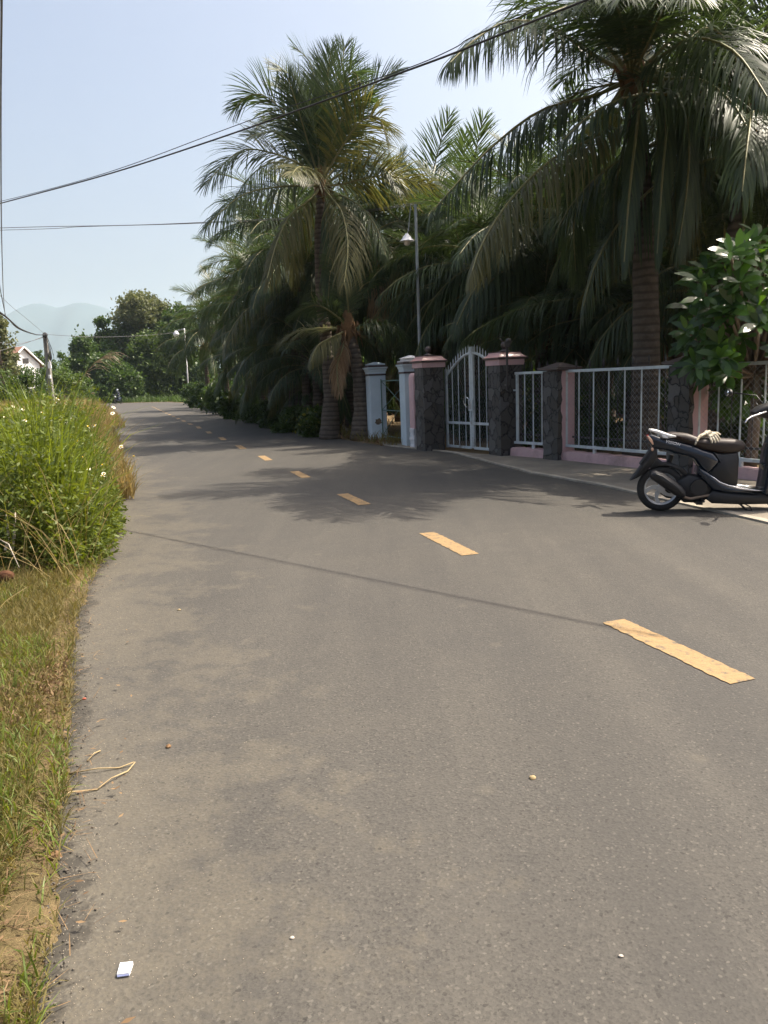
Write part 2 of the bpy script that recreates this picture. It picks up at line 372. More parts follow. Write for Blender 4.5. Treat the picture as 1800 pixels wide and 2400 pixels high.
def raw_mesh(name, V, F, mats, attr=None, mi=None, smooth=False):
    """V (n,3), F (m,k) arrays"""
    me = bpy.data.meshes.new(name); V = np.asarray(V, np.float32); F = np.asarray(F, np.int32)
    me.vertices.add(len(V)); me.vertices.foreach_set('co', V.ravel())
    k = F.shape[1]; me.loops.add(F.size); me.loops.foreach_set('vertex_index', F.ravel())
    me.polygons.add(len(F)); me.polygons.foreach_set('loop_start', np.arange(0, F.size, k, dtype=np.int32))
    for m in ([mats] if isinstance(mats, str) else mats): me.materials.append(MATS[m])
    if mi is not None: me.polygons.foreach_set('material_index', np.asarray(mi, np.int32))
    if smooth: me.polygons.foreach_set('use_smooth', np.ones(len(F), bool))
    if attr is not None:
        a = me.attributes.new('v', 'FLOAT', 'POINT'); a.data.foreach_set('value', np.asarray(attr, np.float32))
    me.update(calc_edges=True); me.validate()
    return me

def norm(a): return a / np.maximum(np.linalg.norm(a, axis=-1, keepdims=True), 1e-9)

def ribbons(P, W, widths):
    """P (n,k,3) spines, W (n,k,3) width directions, widths (n,k) -> verts, quads"""
    n, k, _ = P.shape
    A = P - W * widths[..., None] / 2; B = P + W * widths[..., None] / 2
    V = np.stack([A, B], 2).reshape(-1, 3)
    base = (np.arange(n) * k * 2)[:, None] + (np.arange(k - 1) * 2)[None]
    F = np.stack([base, base + 1, base + 3, base + 2], -1).reshape(-1, 4)
    return V, F

def leaf_quads(P, size, rng, up=0.35, aspect=0.45, dirs=None, fold=0.0):
    """diamond leaves of 4 verts at points P"""
    n = len(P)
    if dirs is None and up > 5: d = rng.normal(size=(n, 3)) * np.array([1, 1, .04]); d = norm(d)
    else: d = norm(rng.normal(size=(n, 3))) if dirs is None else norm(dirs + rng.normal(size=(n, 3)) * .45)
    nn = norm(rng.normal(size=(n, 3)) + np.array([0, 0, up * 3]))
    sdv = norm(np.cross(d, nn)); sz = size * rng.uniform(.6, 1.3, n)
    L = d * sz[:, None]; Wd = sdv * (sz * aspect)[:, None] / 2
    V = np.stack([P, P + L * .45 + Wd, P + L, P + L * .45 - Wd], 1).reshape(-1, 3)
    F = np.arange(n * 4).reshape(-1, 4)
    return V, F, np.repeat(rng.uniform(0, 1, n), 4)

# ------------------------------------------------------------------ ground and road
def sheet(name, poly, z, mat, kind='structure'):
    me = bpy.data.meshes.new(name); me.from_pydata([(p[0], p[1], z) for p in poly], [], [list(range(len(poly)))])
    me.materials.append(MATS[mat]); o = link(bpy.data.objects.new(name, me)); o['kind'] = kind; return o

bmg = MB()
g0 = 6000
bmg.add([(-g0, -150, 0), (g0, -150, 0), (g0, g0, 0), (-g0, g0, 0)], [(0, 1, 2, 3)])
ground = bmg.build('ground', 'soil'); ground['kind'] = 'structure'

Lp = [(gp(x, y).x, gp(x, y).y) for x, y in ((48, 2395), (88, 2200), (116, 2000), (140, 1760), (150, 1600), (168, 1450), (215, 1340), (262, 1260), (262, 1150), (255, 1080), (250, 1010))]
left_edge = [(3.2, -14), (1.4, -7), (0.35, -2.2), (-.45, .5)] + Lp + [(-10.5, 31), (-17, 49), (-22.5, 64.6), (-29, 80), (-36, 90), (-48, 95), (-75, 98), (-120, 99)]
Rp = [(gp(x, y).x, gp(x, y).y) for x, y in ((1800, 1230), (1560, 1175), (1400, 1138), (1240, 1110), (1060, 1062), (900, 1045), (700, 1015), (520, 968))]
right_edge = [(9.5, -14), (7.4, -7), (5.9, -1.5), (4.6, 3.4)] + Rp + [(-14.5, 64), (-19.7, 80), (-25, 92), (-36, 101), (-50, 104), (-75, 106), (-120, 107)]
def resample(pts, ts):
    P = np.array(pts, float); d = np.r_[0, np.cumsum(np.linalg.norm(np.diff(P, axis=0), axis=1))]; d /= d[-1]
    return np.stack([np.interp(ts, d, P[:, i]) for i in (0, 1)], 1)
def edge_x(y):
    P = np.array(left_edge[:-3]); return float(np.interp(y, P[:, 1], P[:, 0]))
# rows by y for the first stretch, by arclength round the far bend
NR = 420
ts = np.interp(np.linspace(0, 1, NR), [0, .08, .55, .8, 1], [0, .07, .2, .42, 1])
La = resample(left_edge, ts); Ra = resample(right_edge, ts)
La[:, 0] += (.03 * np.sin(La[:, 1] * 4.1) + .025 * np.sin(La[:, 1] * 9.7 + 1) + .018 * np.sin(La[:, 1] * 23 + 2) + RNG.normal(0, .008, NR)) * (La[:, 1] < 60)
NC = 46; V = []; ed = []; rimv = []
for i in range(NR):
    for j in range(NC + 1):
        t = (j / NC) ** 1.5; p = La[i] * (1 - t) + Ra[i] * t; wid = np.linalg.norm(Ra[i] - La[i])
        V.append((p[0], p[1], .004 + .05 * (1 - (2 * t - 1) ** 2) * 0))
        rimv.append(max(0, 1 - t * wid / .16)); e = max(0, 1 - t * wid / 1.9); e2 = max(0, 1 - (1 - t) * wid / .5) * .6
        ed.append(max(e, e2))
F = [(i * (NC + 1) + j, i * (NC + 1) + j + 1, (i + 1) * (NC + 1) + j + 1, (i + 1) * (NC + 1) + j) for i in range(NR - 1) for j in range(NC)]
me = raw_mesh('road', V, F, 'asphalt'); a = me.attributes.new('edge', 'FLOAT', 'POINT'); a.data.foreach_set('value', np.array(ed, np.float32)); a = me.attributes.new('rim', 'FLOAT', 'POINT'); a.data.foreach_set('value', np.array(rimv, np.float32))
road = link(bpy.data.objects.new('road', me)); road['kind'] = 'structure'

# painted centre dashes
D = [((1407.5, 1460.3), (1466.8, 1454), (1709.8, 1605), (1773, 1595.8)), ((980.5, 1251.7), (1019.6, 1248.4), (1080, 1303.4), (1126.3, 1300.2)),
     ((788, 1159.5), (817, 1157.7), (840.5, 1184.8), (870.6, 1183)), ((676.7, 1106.3), (703, 1104.9), (706.7, 1120.8), (729, 1119.7)),
     ((602.5, 1069.6), (622, 1068.4), (620, 1080.3), (640.9, 1079.2)), ((550, 1045), (565, 1044), (562, 1053), (579.6, 1052)),
     ((511, 1025.5), (523, 1025), (517, 1032), (533.5, 1031.5)), ((480, 1012), (493, 1011.3), (485, 1016.8), (500, 1016.1)), ((457, 1000.2), (468.6, 999.6), (462, 1005), (474.7, 1004.6))]
mids = []
def dash(fm, nm, wd=.155):
    d = Vector(fm[:2]) - Vector(nm[:2]); u = d.normalized(); q = Vector((-u.y, u.x)) * wd / 2
    n = 40; V = []; rr = random.Random(int(fm[1] * 100))
    for i in range(n + 1):
        p = Vector(nm[:2]) + d * (i / n)
        V.append((p.x + q.x * (1 + rr.uniform(-.09, .07)), p.y + q.y * (1 + rr.uniform(-.09, .07)), .008)); V.append((p.x - q.x * (1 + rr.uniform(-.09, .07)), p.y - q.y * (1 + rr.uniform(-.09, .07)), .008))
    F = [(2 * i, 2 * i + 1, 2 * i + 3, 2 * i + 2) for i in range(n)]
    o = link(bpy.data.objects.new('road_marking', raw_mesh('road_marking', V, F, 'yellow_paint'))); o['kind'] = 'structure'; return o
for q in D:
    g = [gp(*p) for p in q]; fm = (g[0] + g[1]) / 2; nm = (g[2] + g[3]) / 2; mids.append(nm); dash(fm, nm)
step = (mids[8] - mids[4]) / 4; p = mids[8]
for k in range(12):
    p = p + step; dash(p + step.normalized() * 1.25, p)
u = (mids[0] - mids[1]); dash(mids[0] + u * .67, mids[0] + u); dash(mids[0] + u * 1.67, mids[0] + u * 2)

# ------------------------------------------------------------------ pavement apron with pale kerb edge
def G2(x, y): p = gp(x, y); return (p.x, p.y)
inner = [G2(870, 1028), G2(980, 1052), (1.9, 14.6), (3.1, 13.2), (3.9, 11.6), (5.4, 9.2), (7.2, 6.2), (9.4, 2.5), (12, -3), (16, -12)]
outer = right_edge[1:4][::-1] + []
kerb = [(11.2, -14), (9.0, -7), (7.1, -1.5), (5.2, 3.4)] + Rp[:6]
kerb = [(k[0] + .03, k[1]) for k in kerb]
poly = kerb + inner
bm_ = MB(); top = [(p[0], p[1], .022) for p in poly]; bot = [(p[0], p[1], .0) for p in poly]; n = len(poly)
bm_.add(top + bot, [tuple(range(n))] + [(i, (i + 1) % n, n + (i + 1) % n, n + i) for i in range(n)])
pav = bm_.build('pavement', 'concrete'); pav['kind'] = 'structure'
bm_ = MB(); rr = random.Random(4)
kp = [Vector((k[0], k[1], 0)) for k in kerb]; fin = []
for a_, b_ in zip(kp[:-1], kp[1:]):
    m_ = max(1, int((b_ - a_).length / .5)); fin += [a_.lerp(b_, i / m_) + Vector((rr.uniform(-.02, .02), rr.uniform(-.02, .02), 0)) for i in range(m_)]
fin.append(kp[-1])
vs = []
for i, q in enumerate(fin):
    t = (fin[min(i + 1, len(fin) - 1)] - fin[max(i - 1, 0)]).normalized(); s_ = Vector((t.y, -t.x, 0))
    if s_.x > 0: s_ = -s_
    wv_ = .03 + rr.uniform(0, .05)
    vs += [q + s_ * .02 + Vector((0, 0, .0)), q + s_ * .02 + Vector((0, 0, .022 + rr.uniform(0, .006))), q - s_ * wv_ + Vector((0, 0, .027)), q - s_ * wv_ + Vector((0, 0, .0))]
bm_.add(vs, [(4 * i + j, 4 * i + j + 1, 4 * i + 5 + j, 4 * i + 4 + j) for i in range(len(fin) - 1) for j in range(3)])
kb = bm_.build('kerb', 'kerb_stone'); kb['kind'] = 'structure'

# left verge: low earth shoulder that rises away from the road
V = []; F = []; rows = 90; cols = 16
ys = np.r_[np.linspace(-6, .5, 20), np.linspace(.55, 9, 150), np.linspace(9.3, 20, 30), np.linspace(21, 90, 24)]
for y in ys:
    ex = edge_x(y)
    for j in range(cols + 1):
        t = (j / cols) ** 1.7; x = ex + .06 - t * 14
        d_ = ex - x; z = .012 + .1 * (1 - math.exp(-max(d_, 0) * .9)) + random.uniform(-.012, .012) * (j > 2)
        if j == 0: z = .0
        V.append((x + (random.uniform(-.05, .05) if j > 3 else .02 * math.sin(y * 7.3 + j) + .014 * math.sin(y * 17 + 2 * j) + .01 * math.sin(y * 41)), y, z))
for i in range(len(ys) - 1):
    for j in range(cols): k = i * (cols + 1) + j; F.append((k, k + 1, k + cols + 2, k + cols + 1))
verge = link(bpy.data.objects.new('verge', raw_mesh('verge', V, F, 'verge_soil', smooth=True))); verge['kind'] = 'structure'
# ------------------------------------------------------------------ pillars, gate, fence
def pillar_at(corner, half, a):
    """centre of a square pillar whose nearest corner stands on 'corner', turned by a"""
    return Vector((corner[0] + half * (math.cos(a) - math.sin(a)), corner[1] + half * (math.sin(a) + math.cos(a)), 0))

A1 = R(21)
# pale blue gate posts of the neighbour
def blue_post(px, label, white_cap):
    g = gp(*px); h = .205; a = R(15); c = pillar_at(g, h, a)
    t = thing('gate_post', label, 'gate post', c, a, 'pale blue gate posts')
    MB().frustum([(h, -.05), (h, 1.6)]).build('shaft', 'blue_plaster', t, bevel=.012)
    MB().frustum([(h + .004, 1.6), (h + .016, 1.603), (h + .016, 1.637), (h + .004, 1.64)]).build('band', 'dark_trim', t)
    MB().frustum([(h + .004, 1.64), (h + .006, 1.69), (h + .02, 1.71), (h + .025, 1.745), (h + .05, 1.77), (h + .055, 1.80)]).build('capital', 'blue_plaster', t)
    MB().frustum([(h + .025, 1.80), (h + .03, 1.85)]).build('trim', 'dark_trim', t)
    if white_cap:
        MB().frustum([(h + .02, 1.85), (h + .025, 1.875), (h - .03, 1.885), (h - .035, 1.925), (h - .0, 1.93), (.02, 1.995)]).build('cap', 'white_plaster', t)
    else:
        MB().frustum([(h + .0, 1.85), (h, 1.885), (h - .06, 1.895), (.03, 1.93)]).build('cap', 'blue_plaster', t)
        bmx = MB(); rr = random.Random(3); ring = []                        # bare patch where the plaster broke off
        for k in range(18):
            an = 2 * PI * k / 18; rad = .085 * rr.uniform(.75, 1.2); ring.append((-.02 + rad * math.cos(an), -h - .004, .47 + rad * .95 * math.sin(an)))
        ring2 = [(x_, -h + .001, z_) for x_, y_, z_ in ring]
        bmx.add(ring + ring2, [tuple(range(18))] + [(k, (k + 1) % 18, 18 + (k + 1) % 18, 18 + k) for k in range(18)])
        bmx.build('broken_patch', 'bare_cement', t)
    return t, c
t_b1, c_b1 = blue_post((872, 1033), 'pale blue gate post with a brown broken patch near its foot', False)
t_b2, c_b2 = blue_post((953, 1047), 'pale blue gate post with a small white pyramid cap beside the stone pillar', True)
# green iron leaf between the blue posts
d_ = (c_b2 - c_b1); L_ = d_.length - .42; rz_ = math.atan2(d_.y, d_.x); o_ = c_b1 + d_.normalized() * .21
t = thing('iron_gate', 'thin green iron gate standing between the two pale blue posts', 'gate', o_, rz_)
f_ = MB()
for x_ in (.04, L_ - .04): f_.tube([(x_, .05, .05), (x_, .05, 1.5)], .016, 6)
for z_ in (.12, .75, 1.46): f_.tube([(.04, .05, z_), (L_ - .04, .05, z_)], .014, 6)
f_.build('frame', 'green_iron', t)
f_ = MB(); f_.tube([(.04, .05, 1.46), (L_ - .04, .05, .75)], .009, 5); f_.tube([(.04, .05, .75), (L_ - .04, .05, 1.46)], .009, 5); f_.tube([(.04, .05, .12), (L_ * .6, .05, .75)], .009, 5)
f_.build('brace', 'green_iron', t)

# crazy-paved stone gate pillars with pink caps
def stone_pillar(px, label, ht, ball):
    g = gp(*px); h = .228; c = pillar_at(g, h, A1)
    t = thing('stone_pillar', label, 'pillar', c, A1, 'stone gate pillars')
    b_ = MB(); rr = random.Random(px[0])
    nseg = 14; lv = [(h + rr.uniform(-.008, .008), -.05 + (ht + .05) * i / nseg) for i in range(nseg + 1)]
    b_.frustum(lv).build('shaft', 'rubble_stone', t)
    MB().frustum([(h + .025, ht), (h + .03, ht + .012), (h + .03, ht + .1)]).build('neck', 'pink_plaster', t)
    MB().frustum([(h + .03, ht + .1), (h + .075, ht + .112), (h + .078, ht + .135), (h + .06, ht + .142)]).build('trim', 'dark_trim', t)
    k = MB(); k.frustum([(h + .06, ht + .142), (h + .03, ht + .16), (h + .0, ht + .19), (h - .022, ht + .225)]); k.build('cap', 'glazed_pink', t)
    MB().frustum([(h - .018, ht + .225), (h - .015, ht + .243)]).build('top_tile', 'dark_trim', t)
    b_ = MB(); z0 = ht + .243
    b_.lathe([(.0, z0), (.1, z0), (.09, z0 + .02), (.035, z0 + .04), (.03, z0 + .055)] + [(.068 * math.sin(x_), z0 + .12 - .068 * math.cos(x_)) for x_ in np.linspace(.45, PI, 10)], 16).build('ball_finial', 'dark_trim', t, smooth=True)
    return t, c
t_s1, c_s1 = stone_pillar((997, 1058), 'grey stone clad gate pillar with pink cap left of the arched gate', 1.69, True)
t_s2, c_s2 = stone_pillar((1174.5, 1072), 'grey stone clad gate pillar with pink cap right of the arched gate', 1.655, True)
# pink stub of wall beside the left pillar
g = gp(966, 1051)
t = thing('wall_stub', 'rounded pink wall stub with crumbling white foot between blue post and stone pillar', 'wall', (g.x + .1, g.y + .16, 0), A1)
pr = [(-.085, .42), (-.085, 1.5), (-.07, 1.56), (-.03, 1.6), (.03, 1.6), (.07, 1.56), (.085, 1.5), (.085, .42)]
MB().slab(pr, -.13, .13, .015).build('stub', 'pink_plaster', t, smooth='angle')
b_ = MB(); rr = random.Random(5)
for k in range(5): b_.frustum([(.115 - rr.uniform(0, .02), k * .085), (.115 - rr.uniform(0, .02), k * .085 + .083)], rr.uniform(-.08, .08))
b_.build('foot', 'white_plaster', t, bevel=.01)
# iron bar with a fixture at the right pillar
g = gp(1190, 1072)
t = thing('iron_bar', 'dark iron bar standing against the right stone pillar', 'bar', (at(1189, 900, 13.75).x, 13.75, 0), 0)
MB().box((0, 0, 1.62), (.035, .035, .8)).build('bar', 'dark_iron', t, bevel=.004)
b_ = MB(); b_.box((.0, 0, 2.0), (.1, .1, .08)); b_.tube([(-.02, 0, 2.03), (-.13, -.03, 2.1)], .012, 6); b_.ell((.03, 0, 2.06), (.055, .055, .05)); b_.build('fixture', 'dark_iron', t, smooth='angle')
MB().box((0, .11, 1.3), (.03, .25, .03)).build('bracket', 'dark_iron', t)

# arched double gate
gL = gp(1047.7, 1052.5); gM = gp(1120.4, 1064); gR = c_s2 + Vector((-math.sin(A1), math.cos(A1), 0)) * .232 + Vector((math.cos(A1), math.sin(A1), 0)) * .06
d_ = (gR - gL); LG = d_.length; t = thing('arched_gate', 'pale grey double iron gate with spiked arch and ring handle', 'gate', gL, math.atan2(d_.y, d_.x))
def arch(x):
    u = 1 - abs(x / (LG / 2) - 1); return 1.5 + .43 * math.sin(u * PI / 2) ** 1.15
HL = LG / 2; SPK = None
for side in (0, 1):
    mx = (lambda x: x) if side == 0 else (lambda x: LG - x)
    lf = MB()
    lf.box((mx(.03), 0, .84), (.055, .045, 1.6)); lf.box((mx(HL - .034), 0, 1.06), (.06, .05, 1.98)); 
    lf.box((mx(HL / 2), 0, .075), (HL - .115, .04, .05)); lf.box((mx(HL / 2), 0, .56), (HL - .115, .04, .05))
    pts = [(mx(x_), 0, arch(x_)) for x_ in np.linspace(.05, HL - .06, 14)]; lf.tube(pts, .028, 8)
    leaf = lf.build('gate_leaf', 'grey_paint', t, bevel=.004)
    vb = MB()
    for x_ in (HL * .27, HL * .5, HL * .75): vb.tube([(mx(x_), 0, .1), (mx(x_), 0, arch(x_))], .009, 6)
    vb.build('bars', 'grey_paint', leaf)
    for x_ in np.linspace(.03, HL - .1, 10):
        if SPK is None: o = MB().tube([(0, 0, 0), (0, 0, .12), (0, 0, .165)], [.011, .011, .002], 6).build('spike', 'grey_paint', leaf); SPK = o.data
        else: o = link(bpy.data.objects.new('spike', SPK), leaf)
        o.location = (mx(x_), 0, arch(max(x_, .05)))
    ms = MB(); stp = .075
    for k in np.arange(-2.2, HL + .01, stp):
        for sg in (1, -1):
            P = []
            for z_ in np.arange(.1, 2.0, .1):
                x_ = k + (z_ * .55 if sg > 0 else (2.0 - z_) * .55) + 1.1 * 0
                if .05 < x_ < HL - .06 and z_ < arch(x_) - .01: P.append((mx(x_), .012 * sg * (-1) ** int(z_ * 10), z_))
            if len(P) > 1: ms.tube(P, .0014, 3, cap=False)
    ms.build('wire_mesh', 'galvanised', leaf)
rg = MB(); ringp = [(HL - .12 + .1 * math.cos(a_), -.05 - .02 * math.sin(a_), .98 + .1 * math.sin(a_)) for a_ in np.linspace(0, 2 * PI, 20)]
rg.tube(ringp, .009, 6, cap=False); rg.build('ring_handle', 'chrome', t, smooth=True)
rg = MB(); rg.box((HL, -.035, .92), (.14, .03, .22)); rg.tube([(HL, -.05, .8), (HL, -.06, .68)], .018, 6); rg.build('latch', 'grey_paint', t, bevel=.005)
rs = MB(); rs.ell((LG - .18, -.03, 1.62), (.05, .03, .06), 8, 6); rs.build('red_ribbon', 'red_paint', t, smooth=True)

# pink posts faced with stone, and the panels between
P3 = pillar_at(gp(1308.5, 1082), .178, R(27)); P4 = pillar_at(Vector((4.23, 10.58, 0)), .178, R(27))
P5 = P4 + (P4 - P3).normalized() * 2.75
def pink_post(c, label, cap_h=1.52):
    a = R(27); h = .178
    t = thing('fence_post', label, 'fence post', c, a, 'pink fence posts with stone fronts')
    MB().box((.02, 0, cap_h / 2), (2 * h - .04, 2 * h, cap_h)).build('shaft', 'pink_plaster', t, bevel=.01)
    b_ = MB(); rr = random.Random(int(c.x * 100)); n_ = 16
    vs = []
    for i in range(n_ + 1):
        z_ = cap_h * i / n_ - .01
        for x_, y_ in ((-h - .03 + rr.uniform(-.012, .012), -h - .012 + rr.uniform(-.012, .012)), (-h + .06 + rr.uniform(-.02, .02), -h - .012 + rr.uniform(-.006, .006)), (-h + .06, h + .01), (-h - .03 + rr.uniform(-.012, .012), h + .01)): vs.append((x_, y_, z_))
    b_.add(vs, [(0, 3, 2, 1), tuple(4 * n_ + j for j in range(4))] + [(4 * i + j, 4 * i + (j + 1) % 4, 4 * i + 4 + (j + 1) % 4, 4 * i + 4 + j) for i in range(n_) for j in range(4)])
    b_.build('stone_front', 'rubble_stone', t)
    MB().frustum([(h + .05, cap_h), (h + .085, cap_h + .015), (h + .085, cap_h + .05), (h + .03, cap_h + .06), (.03, cap_h + .13)]).build('cap', 'dark_trim', t)
    return t
pink_post(P3, 'pink fence post with dark stone front standing between the two wire mesh panels')
pink_post(P4, 'pink fence post with dark stone front standing behind the scooter')
pink_post(P5, 'pink fence post with dark stone front under the broad leaved tree')
def fence_panel(p0, p1, label, m0, m1, nb):
    d_ = (p1 - p0); u = d_.normalized(); q0 = p0 + u * m0; L_ = d_.length - m0 - m1
    t = thing('mesh_fence', label, 'fence', q0, math.atan2(u.y, u.x), 'grey wire mesh fence panels')
    z0, z1 = .26, 1.5
    f_ = MB(); f_.box((L_ / 2, 0, z1), (L_ + .04, .05, .045)); f_.box((L_ / 2, 0, z0), (L_ + .1, .05, .045))
    for x_ in (.0225, L_ - .0225): f_.box((x_, 0, (z0 + z1) / 2), (.045, .04, z1 - z0 - .045))
    f_.build('frame', 'grey_paint', t, bevel=.004)
    v_ = MB()
    for k in range(1, nb): v_.tube([(L_ * k / nb, 0, z0), (L_ * k / nb, 0, z1)], .011, 6)
    v_.build('bars', 'grey_paint', t)
    for fr in ((.3, .78) if L_ > 1.5 else (.5,)):
        MB().box((L_ * fr, 0, (z0 + .15) / 2 + .02), (.045, .04, z0 - .13)).build('leg', 'grey_paint', t)
    hk = MB()
    for x_, s_ in ((-.04, 1), (L_ + .04, 1)): hk.box((x_, 0, 1.2), (.1, .03, .03)); 
    hk.build('bracket', 'grey_paint', t)
    ms = MB()
    for k in np.arange(-1.3, L_, .085):
        for sg in (1, -1):
            P = []
            for z_ in np.linspace(z0 + .02, z1 - .02, 14):
                x_ = k + ((z_ - z0) if sg > 0 else (z1 - z_))
                if .03 < x_ < L_ - .03: P.append((x_, .02 + .003 * sg, z_))
            if len(P) > 1: ms.tube([P[0], P[-1]], .0014, 3, cap=False)
    ms.build('wire_mesh', 'galvanised', t)
    sp_ = MB()
    for k in range(nb * 1 + 1):
        x_ = L_ * (k + .4) / (nb + .5)
        sp_.tube([(x_, .13, .25), (x_, .13, 1.56)], .008, 5)
        sp_.lathe([(.002, 1.55), (.022, 1.585), (.012, 1.6), (.02, 1.62), (.0, 1.7)], 6, (x_, .13, 0))
    for z_ in (.4, 1.5): sp_.box((L_ / 2, .13, z_), (L_ + .1, .02, .03))
    sp_.build('spear_rails', 'dark_iron', t)
    return t
fence_panel(c_s2, P3, 'narrow grey wire mesh panel between stone pillar and first pink post', .3, .2, 4)
fence_panel(P3, P4, 'grey wire mesh panel with seven bars left of the scooter', .14, .2, 7)
fence_panel(P4, P5, 'grey wire mesh panel behind the scooter under the broad leaved tree', .14, .2, 7)
def plinth(p0, p1, label, m0, m1):
    d_ = (p1 - p0); u = d_.normalized(); L_ = d_.length - m0 - m1; o = thing('plinth_wall', label, 'low wall', p0 + u * m0, math.atan2(u.y, u.x), 'low pink plinths under the fence panels')
    b_ = MB(); rr = random.Random(int(p0.x * 50)); n_ = 16; vs = []
    for i in range(n_ + 1):
        x_ = L_ * i / n_
        for y_, z_ in ((-.1 - rr.uniform(0, .01), 0), (-.09 - rr.uniform(0, .01), .165 + rr.uniform(-.018, .012)), (.09, .17 + rr.uniform(-.01, .01)), (.1, 0)): vs.append((x_, y_, z_))
    b_.add(vs, [(0, 1, 2, 3), tuple(4 * n_ + j for j in (3, 2, 1, 0))] + [(4 * i + j, 4 * i + (j + 1) % 4, 4 * i + 4 + (j + 1) % 4, 4 * i + 4 + j) for i in range(n_) for j in range(4)])
    b_.build('wall', 'pink_plaster', o)
    return o
plinth(c_s2, P3, 'low pink plinth under the narrow mesh panel beside the stone pillar', .232, .185)
plinth(P3, P4, 'low pink plinth with flaking top left of the scooter', .185, .215)
plinth(P4, P5, 'low pink plinth behind the scooter', .185, .215)

# ------------------------------------------------------------------ yard lamp, poles, cables
Y_ = 18.25; b0 = at(989, 1000, Y_); tp = at(990, 478, Y_)
t = thing('yard_lamp', 'white shaded lamp hanging from a thin grey pole among the palms', 'lamp', (b0.x, Y_, 0))
MB().tube([(0, 0, -.05), (0, 0, tp.z)], [.04, .032], 10).build('pole', 'pole_grey', t, smooth='angle')
lp = at(953.5, 551, Y_) - Vector((b0.x, Y_, 0))
MB().tube([(0, 0, tp.z - .1), (-.1, 0, tp.z + .02), (lp.x + .04, 0, lp.z + .1), (lp.x, 0, lp.z + .02)], .011, 6).build('arm', 'pole_grey', t, smooth=True)
sh = MB().lathe([(.0, .03), (.035, .03), (.05, .0), (.09, -.03), (.105, -.07), (.165, -.125), (.172, -.135), (.16, -.13), (.1, -.075), (.05, -.02)], 24, lp).build('lamp_shade', 'white_enamel', t, smooth='angle')
MB().lathe([(.0, -.08), (.062, -.09), (.07, -.15), (.066, -.2), (.04, -.222), (0, -.225)], 16, lp).build('globe', 'frosted_glass', t, smooth=True)

def lam(name, label, pxs, r, mat, cat='cable', group=None, n=5):
    pts = [at(*p) if isinstance(p, tuple) else p for p in pxs]
    # smooth through the given points
    P = []
    for i in range(len(pts) - 1):
        p0, p1, p2, p3 = pts[max(i - 1, 0)], pts[i], pts[i + 1], pts[min(i + 2, len(pts) - 1)]
        for k in range(8):
            u = k / 8; P.append(0.5 * ((2 * p1) + (p2 - p0) * u + (2 * p0 - 5 * p1 + 4 * p2 - p3) * u * u + (3 * p1 - p0 - 3 * p2 + p3) * u ** 3))
    P.append(pts[-1])
    o = MB().tube(P, r, n).build(name, mat, None, smooth=True)
    return tag(o, label, cat, group), P
# the cable that crosses the road: the plane through its shadow and the sun fixes it in space
s0, s1 = gp(400, 1265), gp(1800, 1545); pn = (s1 - s0).cross(sdir)
def on_plane(x, y):
    v = Vector(ray(x, y)); o = Vector((0, 0, H)); k = (s0 - o).dot(pn) / v.dot(pn); return o + v * k
cp_ = [on_plane(x, y) for x, y in ((-40, 489), (0, 477), (240, 412), (477, 336), (700, 258), (925, 176), (1063, 125), (1200, 70))]
cp_ = [cp_[0] + (cp_[0] - cp_[1]).normalized() * 9] + cp_ + [cp_[-1] + (cp_[-1] - cp_[-2]).normalized() * 4]
o, P = lam('cable', 'thick twisted black cable crossing high over the road', cp_, .0105, 'cable_black', group='overhead cables', n=6)
P2 = [p + Vector((0, 0, .05 + .03 * math.sin(i * .22))) for i, p in enumerate(P)]
tag(MB().tube(P2, .005, 5).build('cable', 'cable_black', smooth=True), 'thin cable running just above the thick twisted one', 'cable', 'overhead cables')
lam('cable', 'upper one of two level cables entering below the twisted cable', [(-60, 536, 29), (120, 531, 27), (300, 528, 25), (477, 521, 24), (760, 505, 23), (1010, 470, 19.5)], .011, 'cable_grey', group='overhead cables')
lam('cable', 'lower one of two level cables entering below the twisted cable', [(-60, 541, 29), (120, 536, 27), (200, 531, 26), (477, 523, 24.1), (760, 508, 23.1), (1010, 474, 19.6)], .009, 'cable_grey', group='overhead cables')
YP = 60.0
pb = at(124, 960, YP); pt = at(105, 782, YP)
t = thing('utility_pole', 'leaning grey concrete utility pole hung with cables and meter boxes', 'utility pole', (pb.x, YP, 0))
tl = pt - Vector((pb.x, YP, 0))
b_ = MB(); vs = []
for f_, hw in ((0, .2), (1, .13)):
    for x_, y_ in ((-1, -1), (1, -1), (1, 1), (-1, 1)): vs.append((tl.x * f_ + x_ * hw, y_ * hw, tl.z * f_ - (.1 if f_ == 0 else 0)))
b_.add(vs, [(0, 3, 2, 1), (4, 5, 6, 7), (0, 1, 5, 4), (1, 2, 6, 5), (2, 3, 7, 6), (3, 0, 4, 7)]); b_.build('pole', 'concrete_pole', t, bevel=.02)
for z_, w_, h_, m_, dx in ((3.62, .24, .5, 'white_enamel', .2), (2.75, .16, .28, 'white_enamel', .12)):
    f_ = z_ / tl.z; MB().box((tl.x * f_ + dx, -.22, z_), (w_, .16, h_)).build('meter_box', m_, t, bevel=.02)
b_ = MB(); rr = random.Random(2)
for k in range(9):
    x_ = tl.x * .95 + rr.uniform(-.1, .35); P = [(x_ * .5 + tl.x * .45, -.15, tl.z - .1), (x_ + .15, -.2, tl.z - rr.uniform(.5, 1.2)), (x_ + .25, -.2, tl.z - rr.uniform(1.6, 2.6))]
    b_.tube(P, .014, 4)
b_.ell((tl.x * .72 + .3, -.2, tl.z * .72), (.13, .13, .35), 8, 6); b_.ell((tl.x * .97 + .05, -.1, tl.z * .98), (.2, .18, .22), 8, 6); b_.build('cable_tangle', 'cable_black', t)
